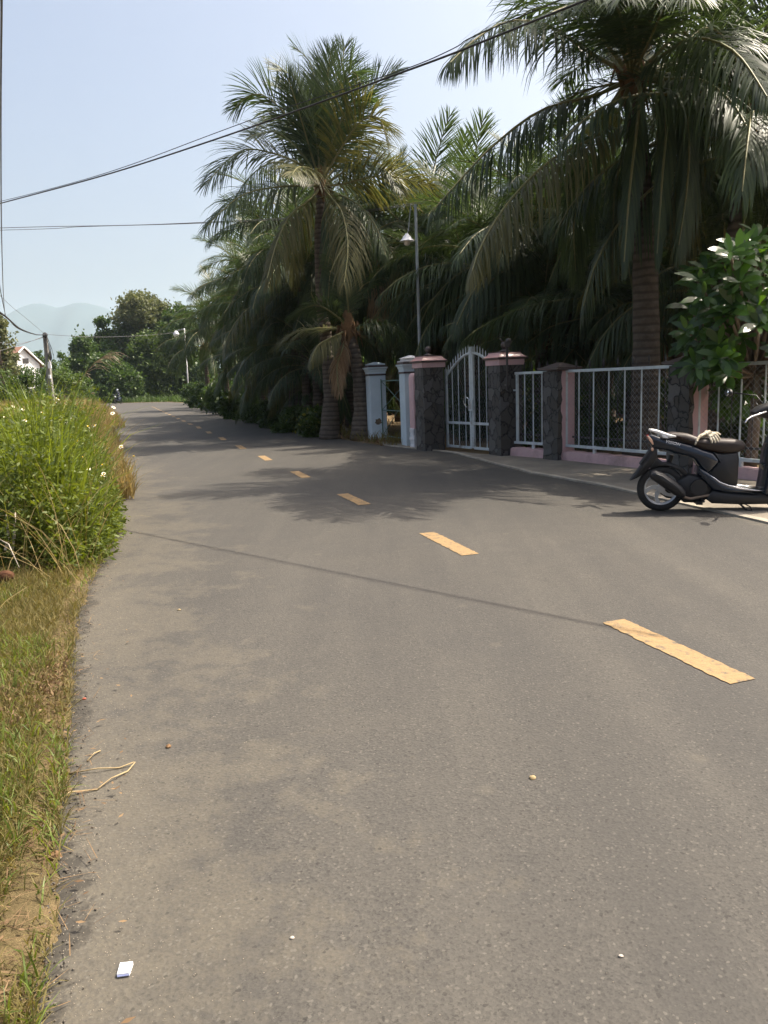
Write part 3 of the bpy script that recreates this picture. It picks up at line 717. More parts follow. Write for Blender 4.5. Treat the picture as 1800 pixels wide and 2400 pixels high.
for k, (lab, pts, r_, m_) in enumerate((
    ('thick black cable sagging from the utility pole towards the far left tree', [(106, 784, 60), (84, 784, 55), (47, 770, 46), (12, 741, 36), (-60, 690, 24)], .04, 'cable_black'),
    ('black cable hanging just under the thick sagging one at the utility pole', [(106, 786, 60), (75, 782, 54), (40, 768, 45), (8, 738, 36), (-60, 735, 24)], .03, 'cable_black'),
    ('thin cable dropping straight from the utility pole over the house roof', [(104, 788, 60), (60, 804, 58), (0, 822, 56), (-60, 838, 54)], .02, 'cable_grey'),
    ('thin cable looping from the utility pole above the house roof', [(104, 790, 60), (70, 800, 58), (30, 806, 56), (-50, 795, 54)], .02, 'cable_grey'),
    ('fine cable slanting down from upper left to the utility pole', [(104, 782, 60), (60, 745, 50), (20, 712, 42), (-50, 640, 32)], .01, 'cable_grey'),
    ('thin cable running from the utility pole across to the trees', [(108, 784, 60), (240, 790, 64), (380, 783, 68), (432, 772, 70)], .022, 'cable_grey'))):
    lam('cable', lab, pts, r_, m_, group='cables at the utility pole', n=4)
lam('cable', 'cable coming down steeply along the left edge of the view', [(4, -120, 7), (4, 0, 7.5), (2, 300, 11), (4, 560, 18), (8, 690, 27), (12, 741, 36)], .011, 'cable_grey', group='overhead cables')
lam('cable', 'thin cable joining the sagging bundle from overhead at far left', [(-14, 520, 18), (-2, 660, 26), (6, 705, 32), (14, 745, 37)], .016, 'cable_black', group='cables at the utility pole')
g = gp(444, 947); tp = at(432, 770, g.y)
t = thing('street_lamp', 'slim white pole with a small white lamp at the far roadside', 'street lamp', (g.x, g.y, 0))
tl = tp - Vector((g.x, g.y, 0)); lp = at(413, 783, g.y) - Vector((g.x, g.y, 0))
MB().tube([(0, 0, -.1), tuple(tl)], [.075, .05], 8).build('pole', 'white_plaster', t, smooth=True)
MB().tube([tuple(tl), (lp.x, 0, lp.z + .3)], .035, 6).build('arm', 'pole_grey', t)
MB().lathe([(0, .3), (.12, .28), (.3, .02), (.28, -.05), (.2, -.28), (0, -.36)], 14, lp).build('lamp_head', 'white_enamel', t, smooth=True)
# ------------------------------------------------------------------ coconut palms
def frond_mesh(name, P, mat, rng, n_leaf=64, lmax=.85, width=.042, droop=.6, vee=.35, start=.16, ragged=.1, rib=.028, angs=1.0, tw=None):
    """P: world-scale rachis points (list of Vector). Leaflets hang from both sides of the rib."""
    P = np.array([tuple(p) for p in P], float)
    # dense rachis
    tt = np.linspace(0, len(P) - 1, 40); Q = []
    for t in tt:
        i = min(int(t), len(P) - 2); u = t - i; p0, p1, p2, p3 = P[max(i - 1, 0)], P[i], P[i + 1], P[min(i + 2, len(P) - 1)]
        Q.append(.5 * (2 * p1 + (p2 - p0) * u + (2 * p0 - 5 * p1 + 4 * p2 - p3) * u * u + (3 * p1 - p0 - 3 * p2 + p3) * u ** 3))
    Q = np.array(Q); d = np.r_[0, np.cumsum(np.linalg.norm(np.diff(Q, axis=0), axis=1))]; Ltot = d[-1]; d /= Ltot
    ev = lambda t: np.stack([np.interp(t, d, Q[:, k]) for k in range(3)], -1)
    T_all = norm(np.gradient(Q, axis=0)); tv = lambda t: norm(np.stack([np.interp(t, d, T_all[:, k]) for k in range(3)], -1))
    # side direction: horizontal-ish, constant along the frond
    T0 = norm((Q[-1] - Q[0])[None])[0]; up = np.array([0, 0, 1.])
    side = np.cross(T0, up)
    if np.linalg.norm(side) < .25: side = np.cross(T_all[8] + np.array([.3, .1, 0]), up)
    side = norm(side[None])[0]
    tw = rng.uniform(-.25, .25) if tw is None else tw
    t = np.linspace(start, .995, n_leaf); t = np.concatenate([t, t + .004]); sg = np.r_[np.ones(n_leaf), -np.ones(n_leaf)]
    keep = (rng.uniform(size=len(t)) > ragged) & (np.sin(t * rng.uniform(30, 60) + rng.uniform(0, 6)) + np.sin(t * rng.uniform(70, 110) + sg) > -1.72); t = t[keep]; sg = sg[keep]; n = len(t)
    t = np.clip(t + rng.normal(0, .0065, n), start, 1)
    base = ev(t); T = tv(t)
    S_ = norm(side[None] - T * (T @ side)[:, None]); N = norm(np.cross(S_, T)); N *= np.where(N[:, 2:3] < 0, np.where(np.abs(N[:, 2:3]) > .05, -1, 1), 1)
    S_ = norm(S_ + N * tw); N2 = norm(np.cross(S_, T)); N = N2 * np.where((N2 * N).sum(-1, keepdims=True) < 0, -1, 1)
    x = (t - start) / (1 - start)
    ln = lmax * (np.clip(x / .18, 0, 1) ** .6 * (1 - .68 * np.clip((x - .45) / .55, 0, 1) ** 1.6)) * rng.uniform(.86, 1.1, n); ln = np.maximum(ln, .12 * lmax)
    ang = np.radians((64 - 40 * x ** 1.2 + rng.normal(0, 8, n)) * angs); v = vee + rng.normal(0, .12, n)
    D = T * np.cos(ang)[:, None] + (S_ * (sg * np.cos(v))[:, None] + N * np.sin(v)[:, None]) * np.sin(ang)[:, None]
    D = norm(D); K = 5; pts = [base]; cur = D.copy(); g = droop * rng.uniform(.6, 1.4, n)
    for k in range(1, K):
        cur = norm(cur + np.array([0, 0, -1.]) * (g * (.16 + .16 * k))[:, None]); pts.append(pts[-1] + cur * (ln / (K - 1))[:, None])
    SP = np.stack(pts, 1)
    Wd = norm(np.cross(D, N))[:, None, :].repeat(K, 1); tang = norm(np.gradient(SP, axis=1)); Wd = norm(Wd - tang * (Wd * tang).sum(-1, keepdims=True))
    wp = np.array([.6, 1.0, .95, .68, .08])[None] * (width * rng.uniform(.8, 1.15, n) * (1 - .35 * x))[:, None]
    V, F = ribbons(SP, Wd, wp); av = np.repeat(rng.uniform(0, 1, n), K * 2)
    nv = len(V); mi = np.zeros(len(F), int)
    # rib
    m = MB(); rp = [Vector(q) for q in ev(np.linspace(0, .99, 14))]; m.tube(rp, [rib * (1.9 if i == 0 else 1.25 if i == 1 else 1) * (1 - i / 15.5) + .004 for i in range(14)], 5, cap=False)
    V = np.concatenate([V, np.array(m.v)]); F2 = np.array(m.f) + nv; F = np.concatenate([F, F2]); mi = np.concatenate([mi, np.ones(len(F2), int)]); av = np.r_[av, np.full(len(m.v), .5)]
    return raw_mesh(name, V, F, [mat, 'frond_rib'], av, mi)

def trunk_mesh(parent, pts, r0, r1):
    n = len(pts); rad = []
    for i in range(n): f = i / (n - 1); rad.append(r1 + (r0 - r1) * (1 - f) ** 1.2 + r0 * .55 * max(0, 1 - f * 9))
    P = []; R_ = []
    for i in range(n - 1):
        for k in range(5): u = k / 5; P.append(pts[i].lerp(pts[i + 1], u)); R_.append((rad[i] * (1 - u) + rad[i + 1] * u) * (1 + .035 * math.sin((i * 5 + k) * 2.4)))
    P.append(pts[-1]); R_.append(rad[-1])
    return MB().tube(P, R_, 14).build('trunk', 'palm_bark', parent, smooth=True)

def palm_heart(parent, c, r):
    """fibrous sheath where the fronds spring from"""
    b_ = MB(); rr = random.Random(int(c.x * 77))
    b_.lathe([(r * .9, -.35), (r * 1.25, -.1), (r * 1.35, .12), (r * .9, .4), (r * .35, .7), (.0, .85)], 12, c)
    for k in range(10):
        a_ = rr.uniform(0, 2 * PI); b_.tube([c + Vector((r * math.cos(a_), r * math.sin(a_), rr.uniform(-.3, .1))), c + Vector((1.8 * r * math.cos(a_), 1.8 * r * math.sin(a_), rr.uniform(-.1, .3))), c + Vector((2.6 * r * math.cos(a_), 2.6 * r * math.sin(a_), rr.uniform(-.5, .2)))], [.04, .03, .01], 5)
    return b_.build('crown_sheath', 'frond_fibre', parent, smooth=True)

def nuts(parent, pts, r=.12):
    me = None
    for p in pts:
        if me is None:
            o = MB().lathe([(0, -r * 1.15), (r * .55, -r), (r * .95, -r * .35), (r, .1 * r), (r * .8, .7 * r), (r * .3, 1.05 * r), (0, r * 1.1)], 14).build('coconut', 'coconut_green', parent, smooth=True); me = o.data
        else: o = link(bpy.data.objects.new('coconut', me), parent)
        o.location = p; o.rotation_euler = (random.uniform(-.4, .4), random.uniform(-.4, .4), random.uniform(0, 6))

def hero_palm(label, Y, base_px, trunk_px, crown_px, fronds, r0, r1, nut_px=(), group='coconut palms of the grove', seed=1, lmax=.85, width=.042, nleaf=104, nut_dy=.35):
    b0 = at(base_px[0], base_px[1], Y); root = Vector((b0.x, Y, 0))
    t = thing('coconut_palm', label, 'palm tree', root, 0, group); rng = np.random.default_rng(seed)
    pts = [Vector((0, 0, -.1))] + [at(x, y, Y) - root for x, y in trunk_px] + [at(crown_px[0], crown_px[1], Y) - root]
    trunk_mesh(t, pts, r0, r1); c = pts[-1]; palm_heart(t, c, r1)
    for f in fronds:
        pxs, dY, kind = f[0], f[1], f[2]; kw = dict(f[3]) if len(f) > 3 else {}
        m_ = len(pxs); P = [c + Vector((0, 0, .05 + .0))]
        for i, (x, y) in enumerate(pxs): P.append(at(x, y, Y + dY * ((i + 1) / m_)) - root)
        L_ = sum((P[i + 1] - P[i]).length for i in range(len(P) - 1))
        args = dict(n_leaf=int(nleaf * kw.pop('dens', 1)), lmax=min(lmax, L_ * .38), width=width, start=.16)
        if kind == 'up': args.update(droop=.08, vee=.3, tw=float(rng.choice([-1, 1]) * rng.uniform(.6, 1.5)))
        elif kind == 'mid': args.update(droop=.3, vee=.15, tw=float(rng.choice([-1, 1]) * rng.uniform(.3, .9)))
        elif kind == 'hang': args.update(droop=1.3, vee=.0)
        mat = kw.pop('mat', 'palm_leaf'); args.update(kw)
        link(bpy.data.objects.new('frond', frond_mesh('frond', P, mat, rng, **args)), t)
    if nut_px: npt = [at(x, y, Y - nut_dy + .12 * math.sin(i * 2.1)) - root for i, (x, y) in enumerate(nut_px)]; nuts(t, npt, .078); m_ = sum(npt, Vector()) / len(npt); b_ = MB(); [b_.tube([c + Vector((0, -.08, -.05)), (c + m_) / 2 + Vector((0, -.1, .12)), m_ + Vector((0, 0, .1)), p_], [.03, .024, .016, .008], 6) for p_ in npt]; b_.build('fruit_stalk', 'frond_rib', t, smooth=True)
    return t

OLD = {'mat': 'palm_leaf_old'}; DEAD = {'mat': 'palm_leaf_dead', 'ragged': .2}
hero_palm('tall coconut palm with green nuts leaning over the fence, nearest of the grove', 12.5, (1508, 1068), [(1512, 960), (1515, 800), (1512, 600), (1500, 420), (1490, 280)], (1482, 190), [
    ([(1366, 112), (1285, 60), (1190, 50), (1110, 95), (1052, 150)], -1.6, 'mid', {'droop': .95}),
    ([(1390, 60), (1310, -60), (1190, -130), (1080, -120)], -.8, 'mid'),
    ([(1440, 20), (1380, -160), (1300, -300)], .6, 'up'),
    ([(1500, -20), (1500, -230), (1540, -420)], -.2, 'up'),
    ([(1545, 20), (1620, -150), (1720, -260)], -.6, 'up'),
    ([(1565, 100), (1640, 0), (1760, -60), (1860, -40)], -.8, 'up', {'droop': .8}),
    ([(1590, 145), (1690, 80), (1810, 50), (1930, 80)], .3, 'mid', {'droop': .9}),
    ([(1580, 172), (1680, 150), (1800, 165), (1930, 230)], -1.4, 'hang', {'droop': 1.1}),
    ([(1520, 172), (1552, 180), (1562, 290), (1552, 420), (1540, 600)], -1.3, 'hang', {'dens': 1.3, 'angs': .45, 'droop': 2.0, 'lmax': .8}),
    ([(1400, 222), (1270, 258), (1160, 338), (1075, 425), (1010, 500)], -.9, 'hang', {'dens': 1.35, 'droop': 1.3}),
    ([(1424, 300), (1290, 376), (1193, 472), (1130, 570), (1105, 640)], -2.2, 'hang', {'mat': 'palm_leaf_old', 'dens': 1.2}),
    ([(1560, 180), (1660, 230), (1730, 360), (1755, 520)], -.6, 'hang', {'dens': 1.1}),
    ([(1570, 150), (1700, 150), (1800, 280), (1850, 480)], .9, 'hang', {'dens': 1.1}),
    ([(1540, 240), (1585, 330), (1610, 470), (1600, 640)], .5, 'hang', OLD),
    ([(1500, 205), (1492, 300), (1475, 450), (1462, 620)], -1.5, 'hang', {'dens': 1.2, 'angs': .5, 'droop': 2.0, 'lmax': .8}),
    ([(1575, 195), (1612, 280), (1612, 420), (1590, 580)], -1.2, 'hang', {'dens': 1.2, 'angs': .6, 'droop': 1.8}),
    ([(1430, 260), (1370, 370), (1345, 520), (1350, 640)], .9, 'hang'),
    ([(1410, 110), (1330, 30), (1250, 20), (1190, 70)], 2.2, 'mid'),
    ([(1430, 60), (1350, -40), (1260, -60)], 2.0, 'up'),
    ([(1550, 60), (1600, -80), (1650, -140)], 2.0, 'up'),
    ([(1600, 200), (1700, 260), (1790, 420), (1830, 600)], 1.7, 'hang'),
    ([(1490, 90), (1470, -90), (1440, -220)], 1.5, 'up'),
    ([(1470, 60), (1440, -60), (1420, -150)], -1.6, 'mid'),
    ([(1465, 330), (1440, 450), (1435, 620)], -.5, 'hang'),
    ([(1500, 20), (1530, -100), (1590, -130)], -1.5, 'mid'),
    ([(1540, 140), (1620, 90), (1720, 120), (1800, 230)], -3.2, 'mid', {'droop': .7}),
    ([(1520, 100), (1580, -20), (1680, -60)], -3.0, 'mid'),
    ([(1575, 185), (1650, 190), (1730, 260), (1780, 380)], -2.6, 'hang'),
    ([(1465, 70), (1430, -10), (1385, -10)], -3.3, 'mid', {'tw': 0.0}), ([(1490, 60), (1484, -30), (1465, -10)], -3.6, 'mid', {'tw': 0.0}),  # from here on, fronds added to deepen the crown's shadow on the road
    ([(1520, 60), (1560, -30), (1620, -10)], -3.6, 'mid', {'tw': 0.0}), ([(1470, 130), (1420, 90), (1380, 110)], 3.4, 'mid', {'tw': 0.0}),
    ([(1500, 120), (1520, 80), (1540, 110)], 3.7, 'mid', {'tw': 0.0}), ([(1530, 130), (1590, 110), (1650, 160)], 3.2, 'mid', {'tw': 0.0}),
    ([(1440, 150), (1380, 140), (1320, 190)], 2.6, 'mid', {'tw': 0.0}), ([(1440, 80), (1375, 10), (1290, 30)], -2.6, 'mid', {'tw': 0.0}),
], .25, .145, ((1408, 268), (1441, 267), (1430, 279), (1394, 289), (1415, 290), (1382, 303), (1446, 284)), nut_dy=.8, seed=3, lmax=1.05, width=.029, nleaf=120)

hero_palm('tall coconut palm with upright crown left of the lamp', 20.5, (772, 1010), [(775, 930), (765, 800), (752, 680), (748, 560)], (752, 440), [
    ([(742, 330), (715, 230), (690, 180), (645, 160)], -.8, 'up'),
    ([(752, 310), (742, 210), (725, 145), (690, 110)], .8, 'up'),
    ([(760, 300), (768, 190), (775, 120)], -.5, 'up'),
    ([(768, 310), (788, 210), (802, 143), (808, 108)], .6, 'up'),
    ([(772, 320), (798, 210), (826, 168), (848, 200)], -.9, 'up'),
    ([(785, 340), (835, 250), (880, 197), (930, 164)], .3, 'up'),
    ([(792, 360), (845, 285), (888, 276), (908, 335)], -1.2, 'mid', OLD),
    ([(725, 350), (665, 262), (602, 218), (548, 255)], -.4, 'up', {'droop': .2}),
    ([(712, 390), (636, 358), (560, 355), (482, 432)], -.7, 'mid', {'droop': .3, 'tw': 1.0}),
    ([(722, 435), (636, 440), (560, 462), (484, 530)], -1.4, 'mid', {'droop': .6}),
    ([(730, 465), (680, 505), (648, 570), (626, 655)], -1.7, 'hang', OLD),
    ([(775, 462), (802, 500), (815, 578), (806, 665)], -1.8, 'hang', {'mat': 'palm_leaf_old', 'droop': 1.0}),
    ([(792, 412), (843, 382), (898, 390), (938, 445)], -.6, 'mid'),
    ([(800, 432), (885, 412), (950, 420), (1015, 436)], -1.0, 'mid', OLD),
    ([(782, 450), (843, 482), (880, 530), (905, 600)], -1.0, 'hang'),
    ([(705, 400), (640, 380), (580, 420), (530, 500)], 1.6, 'hang'),
    ([(730, 350), (690, 290), (640, 270), (590, 310)], 1.7, 'mid'),
    ([(800, 380), (860, 330), (900, 350), (925, 420)], 1.8, 'mid'),
    ([(745, 320), (735, 240), (745, 170)], 1.6, 'up'),
    ([(735, 400), (700, 392), (685, 410)], -2.2, 'mid', OLD),
    ([(800, 470), (850, 540), (860, 640)], 1.4, 'hang'),
    ([(720, 480), (690, 560), (690, 660)], 1.2, 'hang', OLD),
    ([(765, 480), (775, 580), (768, 720)], -.9, 'hang', {'angs': .6}),
    ([(735, 340), (690, 230), (640, 200)], 0, 'up'), ([(745, 320), (760, 220), (770, 150)], .3, 'up'), ([(780, 330), (825, 240), (870, 230)], -.8, 'up'), ([(715, 370), (650, 310), (585, 320)], -.9, 'up'), ([(790, 390), (850, 340), (905, 370)], .4, 'mid'), ([(725, 345), (700, 260), (675, 180)], -.9, 'up'), ([(785, 345), (815, 240), (835, 160)], .9, 'up'),
], .2, .115, ((788, 458), (775, 462), (795, 468), (783, 474), (736, 468)), seed=8, lmax=1.15, width=.031, nleaf=96)

hero_palm('young coconut palm arching low over the pale blue posts', 19.8, (846, 1032), [(846, 960), (842, 890), (832, 830)], (816, 778), [
    ([(862, 764), (920, 762), (960, 790)], -1.2, 'mid', {'droop': 1.0, 'dens': 1.1}),
    ([(780, 790), (745, 810), (728, 850)], -1.0, 'hang', OLD),
    ([(795, 745), (740, 715), (680, 740)], -.6, 'mid'),
    ([(830, 720), (850, 670), (900, 650)], .4, 'up'),
    ([(815, 710), (800, 640), (770, 600)], -.4, 'up'),
    ([(770, 770), (700, 775), (640, 815)], 1.0, 'mid', OLD),
    ([(850, 790), (880, 830), (885, 890)], 1.0, 'hang'),
    ([(805, 810), (790, 860), (795, 920)], -.5, 'hang', DEAD),
], .2, .14, seed=12, lmax=.95, width=.032, nleaf=96)

hero_palm('young coconut palm spreading low fronds behind the arched gate and fence', 16.2, (1490, 1030), [(1492, 900)], (1490, 760), [
    ([(1440, 708), (1350, 700), (1230, 720), (1130, 765), (1085, 800)], -1.2, 'mid', {'droop': 1.1, 'dens': 1.2}),
    ([(1400, 745), (1300, 762), (1235, 805)], -.5, 'hang', {'droop': .9}),
    ([(1430, 690), (1300, 690), (1160, 722), (1040, 765)], .9, 'mid', {'droop': 1.0}),
    ([(1540, 720), (1600, 660), (1665, 640)], -.8, 'mid', DEAD),
    ([(1550, 750), (1620, 720), (1690, 740)], .6, 'mid'),
    ([(1480, 660), (1450, 560), (1380, 500)], -.6, 'up'),
    ([(1510, 660), (1560, 560), (1640, 520)], .5, 'up'),
    ([(1450, 780), (1400, 820), (1380, 880)], -.5, 'hang', OLD),
    ([(1530, 790), (1580, 830), (1600, 900)], -.4, 'hang', DEAD),
    ([(1460, 650), (1380, 580), (1280, 590)], 1.0, 'mid'),
    ([(1495, 640), (1500, 540), (1520, 450)], .8, 'up'),
], .22, .16, seed=21, lmax=1.0, width=.03, nleaf=104)

hero_palm('slender coconut palm with one bright drooping frond beside the lamp pole', 22.5, (872, 1005), [(872, 900), (874, 760), (872, 640)], (868, 560), [
    ([(895, 566), (927, 604), (957, 690), (976, 772)], -1.2, 'hang', {'mat': 'palm_leaf_old', 'droop': .9}),
    ([(890, 500), (930, 450), (985, 440)], -.4, 'up'),
    ([(870, 490), (880, 410), (905, 380)], .4, 'up'),
    ([(850, 500), (830, 430), (840, 390)], .4, 'up'),
    ([(840, 540), (790, 520), (740, 560)], -.6, 'mid'),
    ([(845, 580), (800, 620), (770, 700)], -.8, 'hang'),
    ([(870, 600), (885, 680), (890, 760)], -.7, 'hang', DEAD),
    ([(900, 530), (950, 520), (1000, 570)], .9, 'mid'),
    ([(850, 600), (835, 680), (840, 750)], .8, 'hang'),
    ([(910, 580), (960, 620), (985, 700)], 1.2, 'hang'),
    ([(885, 470), (930, 400), (945, 360)], -.2, 'up'),
    ([(830, 560), (760, 580), (720, 640)], 1.0, 'hang'),
], .15, .1, seed=30, lmax=1.0, width=.04, nleaf=90)

# the rest of the grove: one set of shared fronds, each palm dressed from it
rngf = np.random.default_rng(5)
def arc_frond(el, bend, L_=3.6, n=7):
    P = []; p = Vector((0, 0, 0)); e = R(el)
    for i in range(n):
        P.append(p.copy()); p = p + Vector((math.cos(e), 0, math.sin(e))) * (L_ / (n - 1)); e -= R(bend) / (n - 1)
    return P
FR = {}
for key, el, bend, kw, mat in (('up', 78, 40, dict(droop=.12, vee=.42), 'palm_leaf'), ('up2', 66, 62, dict(droop=.2, vee=.35), 'palm_leaf'), ('mid', 48, 85, dict(droop=.32, vee=.25), 'palm_leaf'),
        ('mid2', 30, 80, dict(droop=.9, vee=.2), 'palm_leaf'), ('low', 12, 85, dict(droop=1.3, vee=.05), 'palm_leaf'), ('low2', -5, 72, dict(droop=1.6, vee=0), 'palm_leaf_old'), ('dead', -35, 50, dict(droop=1.8, vee=0, ragged=.25), 'palm_leaf_dead')):
    for v_ in range(2): FR[key + 'ab'[v_]] = frond_mesh('frond', arc_frond(el + v_ * 6, bend + v_ * 12), 'palm_leaf' if v_ else mat, rngf, n_leaf=84, lmax=1.0, width=.036, **kw)
def grove_palm(label, x, y, ht, sc=1.0, lean=(0, 0), young=False, seed=0, r=.15):
    rr = random.Random(seed); t = thing('coconut_palm', label, 'palm tree', (x, y, 0), 0, 'coconut palms of the grove')
    c = Vector((lean[0], lean[1], ht)); pts = [Vector((0, 0, -.1)), Vector((lean[0] * .15, lean[1] * .15, ht * .33)), Vector((lean[0] * .5, lean[1] * .5, ht * .68)), c]
    trunk_mesh(t, pts, r * 1.25, r * .8); palm_heart(t, c, r * .85)
    seq = ['up', 'up', 'up', 'up2', 'up2', 'up2', 'up2', 'mid', 'mid', 'mid', 'mid', 'mid', 'mid2', 'mid2', 'mid2', 'mid2', 'mid2', 'low', 'low', 'low', 'low', 'low', 'low2', 'low2', 'low2', 'low2', 'dead']
    if young: seq = seq[:25]
    for k, key in enumerate(seq):
        o = link(bpy.data.objects.new('frond', FR[key + rr.choice('ab')]), t); o.location = c + Vector((0, 0, .1 - .012 * k))
        o.rotation_euler = (rr.uniform(-.12, .12), rr.uniform(-.1, .1), k * 2.39996 + rr.uniform(-.3, .3)); s_ = sc * rr.uniform(.88, 1.12); o.scale = (s_, s_, s_)
    if not young and rr.random() < .6: nuts(t, [c + Vector((.25 * math.cos(a_), .25 * math.sin(a_), -.3 - .08 * (a_ % 1.0))) for a_ in (3.5, 4.1, 4.6, 5.2)], .08)
    return t
def grove(label, px, py, Y, sc=1.0, young=False, seed=0, dx=0.0, r=.15):
    c = at(px, py, Y); return grove_palm(label, c.x - dx, Y, max(c.z, 1.2), sc, (dx, 0), young, seed, r)
GV = [
    ('coconut palm with drooping crown behind the tall upright one, towards the road bend', 715, 590, 26, 1.0, False, .5),
    ('coconut palm at the left end of the grove, overhanging the road', 640, 680, 33, 1.0, False, -.6),
    ('short coconut palm under the left end of the grove', 640, 750, 30, .9, True, .2),
    ('low coconut palm at the roadside where the grove ends', 522, 770, 42, 1.0, True, 0),
    ('low coconut palm drooping beside the slim white pole', 480, 812, 54, 1.0, True, 0),
    ('coconut palm standing in shade behind the tall upright crown', 770, 650, 27, 1.0, False, .3),
    ('short coconut palm hanging fronds over the roadside rubble', 690, 800, 26, .8, True, .2),
    ('young coconut palm between the roadside trunks and the blue post', 740, 860, 24, .7, True, 0),
    ('coconut palm with spiky top just right of the lamp', 990, 610, 24, 1.0, False, -.4),
    ('coconut palm rising behind the stone pillar with the ball', 1090, 655, 21.5, 1.0, False, .5),
    ('coconut palm with dense crown behind the arched gate', 1195, 660, 19, .95, False, .4),
    ('coconut palm in deep shade left of the leaning trunk', 1310, 600, 18, 1.0, False, -.3),
    ('coconut palm in deep shade right of the leaning trunk', 1640, 400, 15.8, 1.0, False, .4),
    ('coconut palm with hanging brown fronds above the broad leaved tree', 1765, 330, 12.2, 1.0, False, .5),
    ('short coconut palm with low crown behind the mesh panels', 1390, 650, 20, .9, True, 0),
    ('short coconut palm behind the gate, fronds brushing its arch', 1120, 720, 21, .85, True, 0),
    ('coconut palm standing deep in the grove behind the lamp pole', 930, 640, 28, 1.0, False, 0),
    ('coconut palm standing deep in the grove behind the right stone pillar', 1230, 640, 25, 1.0, False, .3),
    ('coconut palm standing deep in the grove above the second pink post', 1560, 600, 21, 1.0, False, 0),
    ('coconut palm at the back of the grove behind the broad leaved tree', 1740, 560, 19, 1.0, False, 0),
    ('coconut palm at the back of the grove over the low white wall', 800, 690, 31, 1.0, False, 0),
    ('young coconut palm with fronds reaching the ground just left of the blue posts', 790, 900, 26.5, .75, True, 0),
    ('young coconut palm behind the left leaf of the arched gate', 1020, 800, 22.5, .8, True, 0),
    ('young coconut palm behind the narrow mesh panel', 1270, 790, 17.5, .75, True, 0),
    ('young coconut palm behind the wide mesh panel and leaning trunk', 1420, 800, 17.5, .8, True, 0),
    ('young coconut palm behind the second pink post', 1620, 770, 16, .8, True, 0),
    ('young coconut palm in the shade above the scooter seat', 1700, 690, 14.5, .85, True, 0),
    ('coconut palm crowding the trunk of the upright palm at left', 705, 665, 24.5, .9, False, 0),
    ('coconut palm crowding the trunk of the upright palm at right', 812, 690, 25, .9, False, 0),
    ('young coconut palm among the trunks left of the upright crown', 670, 870, 29, .8, True, 0),
    ('young coconut palm among the trunks near the second roadside shrub', 610, 850, 34, .85, True, 0),
    ('coconut palm high behind the right edge of the grove', 1850, 420, 17, 1.05, False, 0),
    ('coconut palm between the lamp pole and the right gate pillar, deep in shade', 1080, 620, 24, 1.0, False, 0),
    ('coconut palm deep in the grove above the wide mesh panel', 1430, 540, 23, 1.0, False, 0),
    ('coconut palm at the back of the grove towards the far trees', 590, 690, 38, 1.0, False, .5),
]
for k, (lab, px, py, Y, sc, yg, dx) in enumerate(GV): grove(lab, px, py, Y, sc, yg, 100 + k, dx, .12 + .04 * ((k * 7) % 3) / 2)
# ------------------------------------------------------------------ broad-leaved trees, shrubs, house, hills
def leaf_crown(blobs, n, size, rng, up=.35, aspect=.6):
    """leaves spread through uneven clumps: blobs = (centre, radii, weight)"""
    P = []; tot = sum(b_[2] for b_ in blobs)
    for c, r, w_ in blobs:
        m_ = max(4, int(n * w_ / tot)); d = norm(rng.normal(size=(m_, 3))); rad = rng.uniform(.25, 1, m_) ** .42
        # sub-clumps give a broken outline
        nc = max(5, m_ // 40); cc = norm(rng.normal(size=(nc, 3))) * rng.uniform(.55, 1.0, (nc, 1)); k = rng.integers(0, nc, m_)
        q = np.where(rng.uniform(size=(m_, 1)) < .72, cc[k] + rng.normal(0, .16, (m_, 3)), d * rad[:, None])
        P.append(np.array(c) + q * np.array(r))
    P = np.concatenate(P); P[:, 2] = np.maximum(P[:, 2], .05)
    return leaf_quads(P, size, rng, up, aspect)
def broad_tree(name, label, cat, loc, ht, rad, n, size, mat, seed, low=.25, group=None, trunk_r=.18, squash=1.0, limbs=5):
    rng = np.random.default_rng(seed); t = thing(name, label, cat, loc, 0, group)
    b_ = MB(); b_.tube([(0, 0, -.1), (.1 * rad * rng.uniform(-1, 1), 0, ht * .3), (0, .05, ht * .55)], [trunk_r, trunk_r * .75, trunk_r * .45], 8)
    blobs = []
    for k in range(limbs):
        a_ = 2 * PI * (k + rng.uniform(-.3, .3)) / limbs; rr_ = rad * rng.uniform(.35, .7); z_ = ht * rng.uniform(low + .15, .85)
        e = Vector((rr_ * math.cos(a_), rr_ * math.sin(a_), z_)); b_.tube([(0, 0, ht * rng.uniform(.2, .45)), tuple(e * .5 + Vector((0, 0, ht * .22))), tuple(e)], [trunk_r * .5, trunk_r * .3, trunk_r * .1], 6)
        q = rad * rng.uniform(.38, .6); blobs.append((tuple(e), (q, q, q * .8 * squash), q))
    q = rad * .55; blobs.append(((rng.uniform(-.2, .2) * rad, 0, ht - q * .75 * squash), (q, q, q * .75 * squash), q))
    if low <= .1: blobs.append(((0, 0, ht * .22), (rad * 1.0, rad * .8, ht * .26), rad * .9))
    blobs.append(((0, 0, ht * (low + 1) / 2), (rad * .75, rad * .75, ht * (1 - low) / 2 * .9), rad * .7))
    b_.build('trunk', 'tree_bark', t, smooth=True)
    V, F, a_ = leaf_crown(blobs, n, size, rng)
    link(bpy.data.objects.new('crown', raw_mesh('crown', V, F, mat, a_)), t)
    return t
def tree_px(label, px, ptop, wpx, Y, n, size, mat, seed, low=.2, name='broadleaf_tree', cat='tree', group='trees at the road bend', **kw):
    c = at(px, ptop, Y); return broad_tree(name, label, cat, (c.x, Y, 0), c.z, wpx / FPX * Y / 2, n, size, mat, seed, low, group, **kw)
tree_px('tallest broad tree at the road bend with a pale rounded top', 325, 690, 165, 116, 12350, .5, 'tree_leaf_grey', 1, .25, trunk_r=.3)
tree_px('dark bushy tree at the road bend beside the palms', 420, 712, 120, 110, 9880, .48, 'tree_leaf', 2, .1, trunk_r=.25)
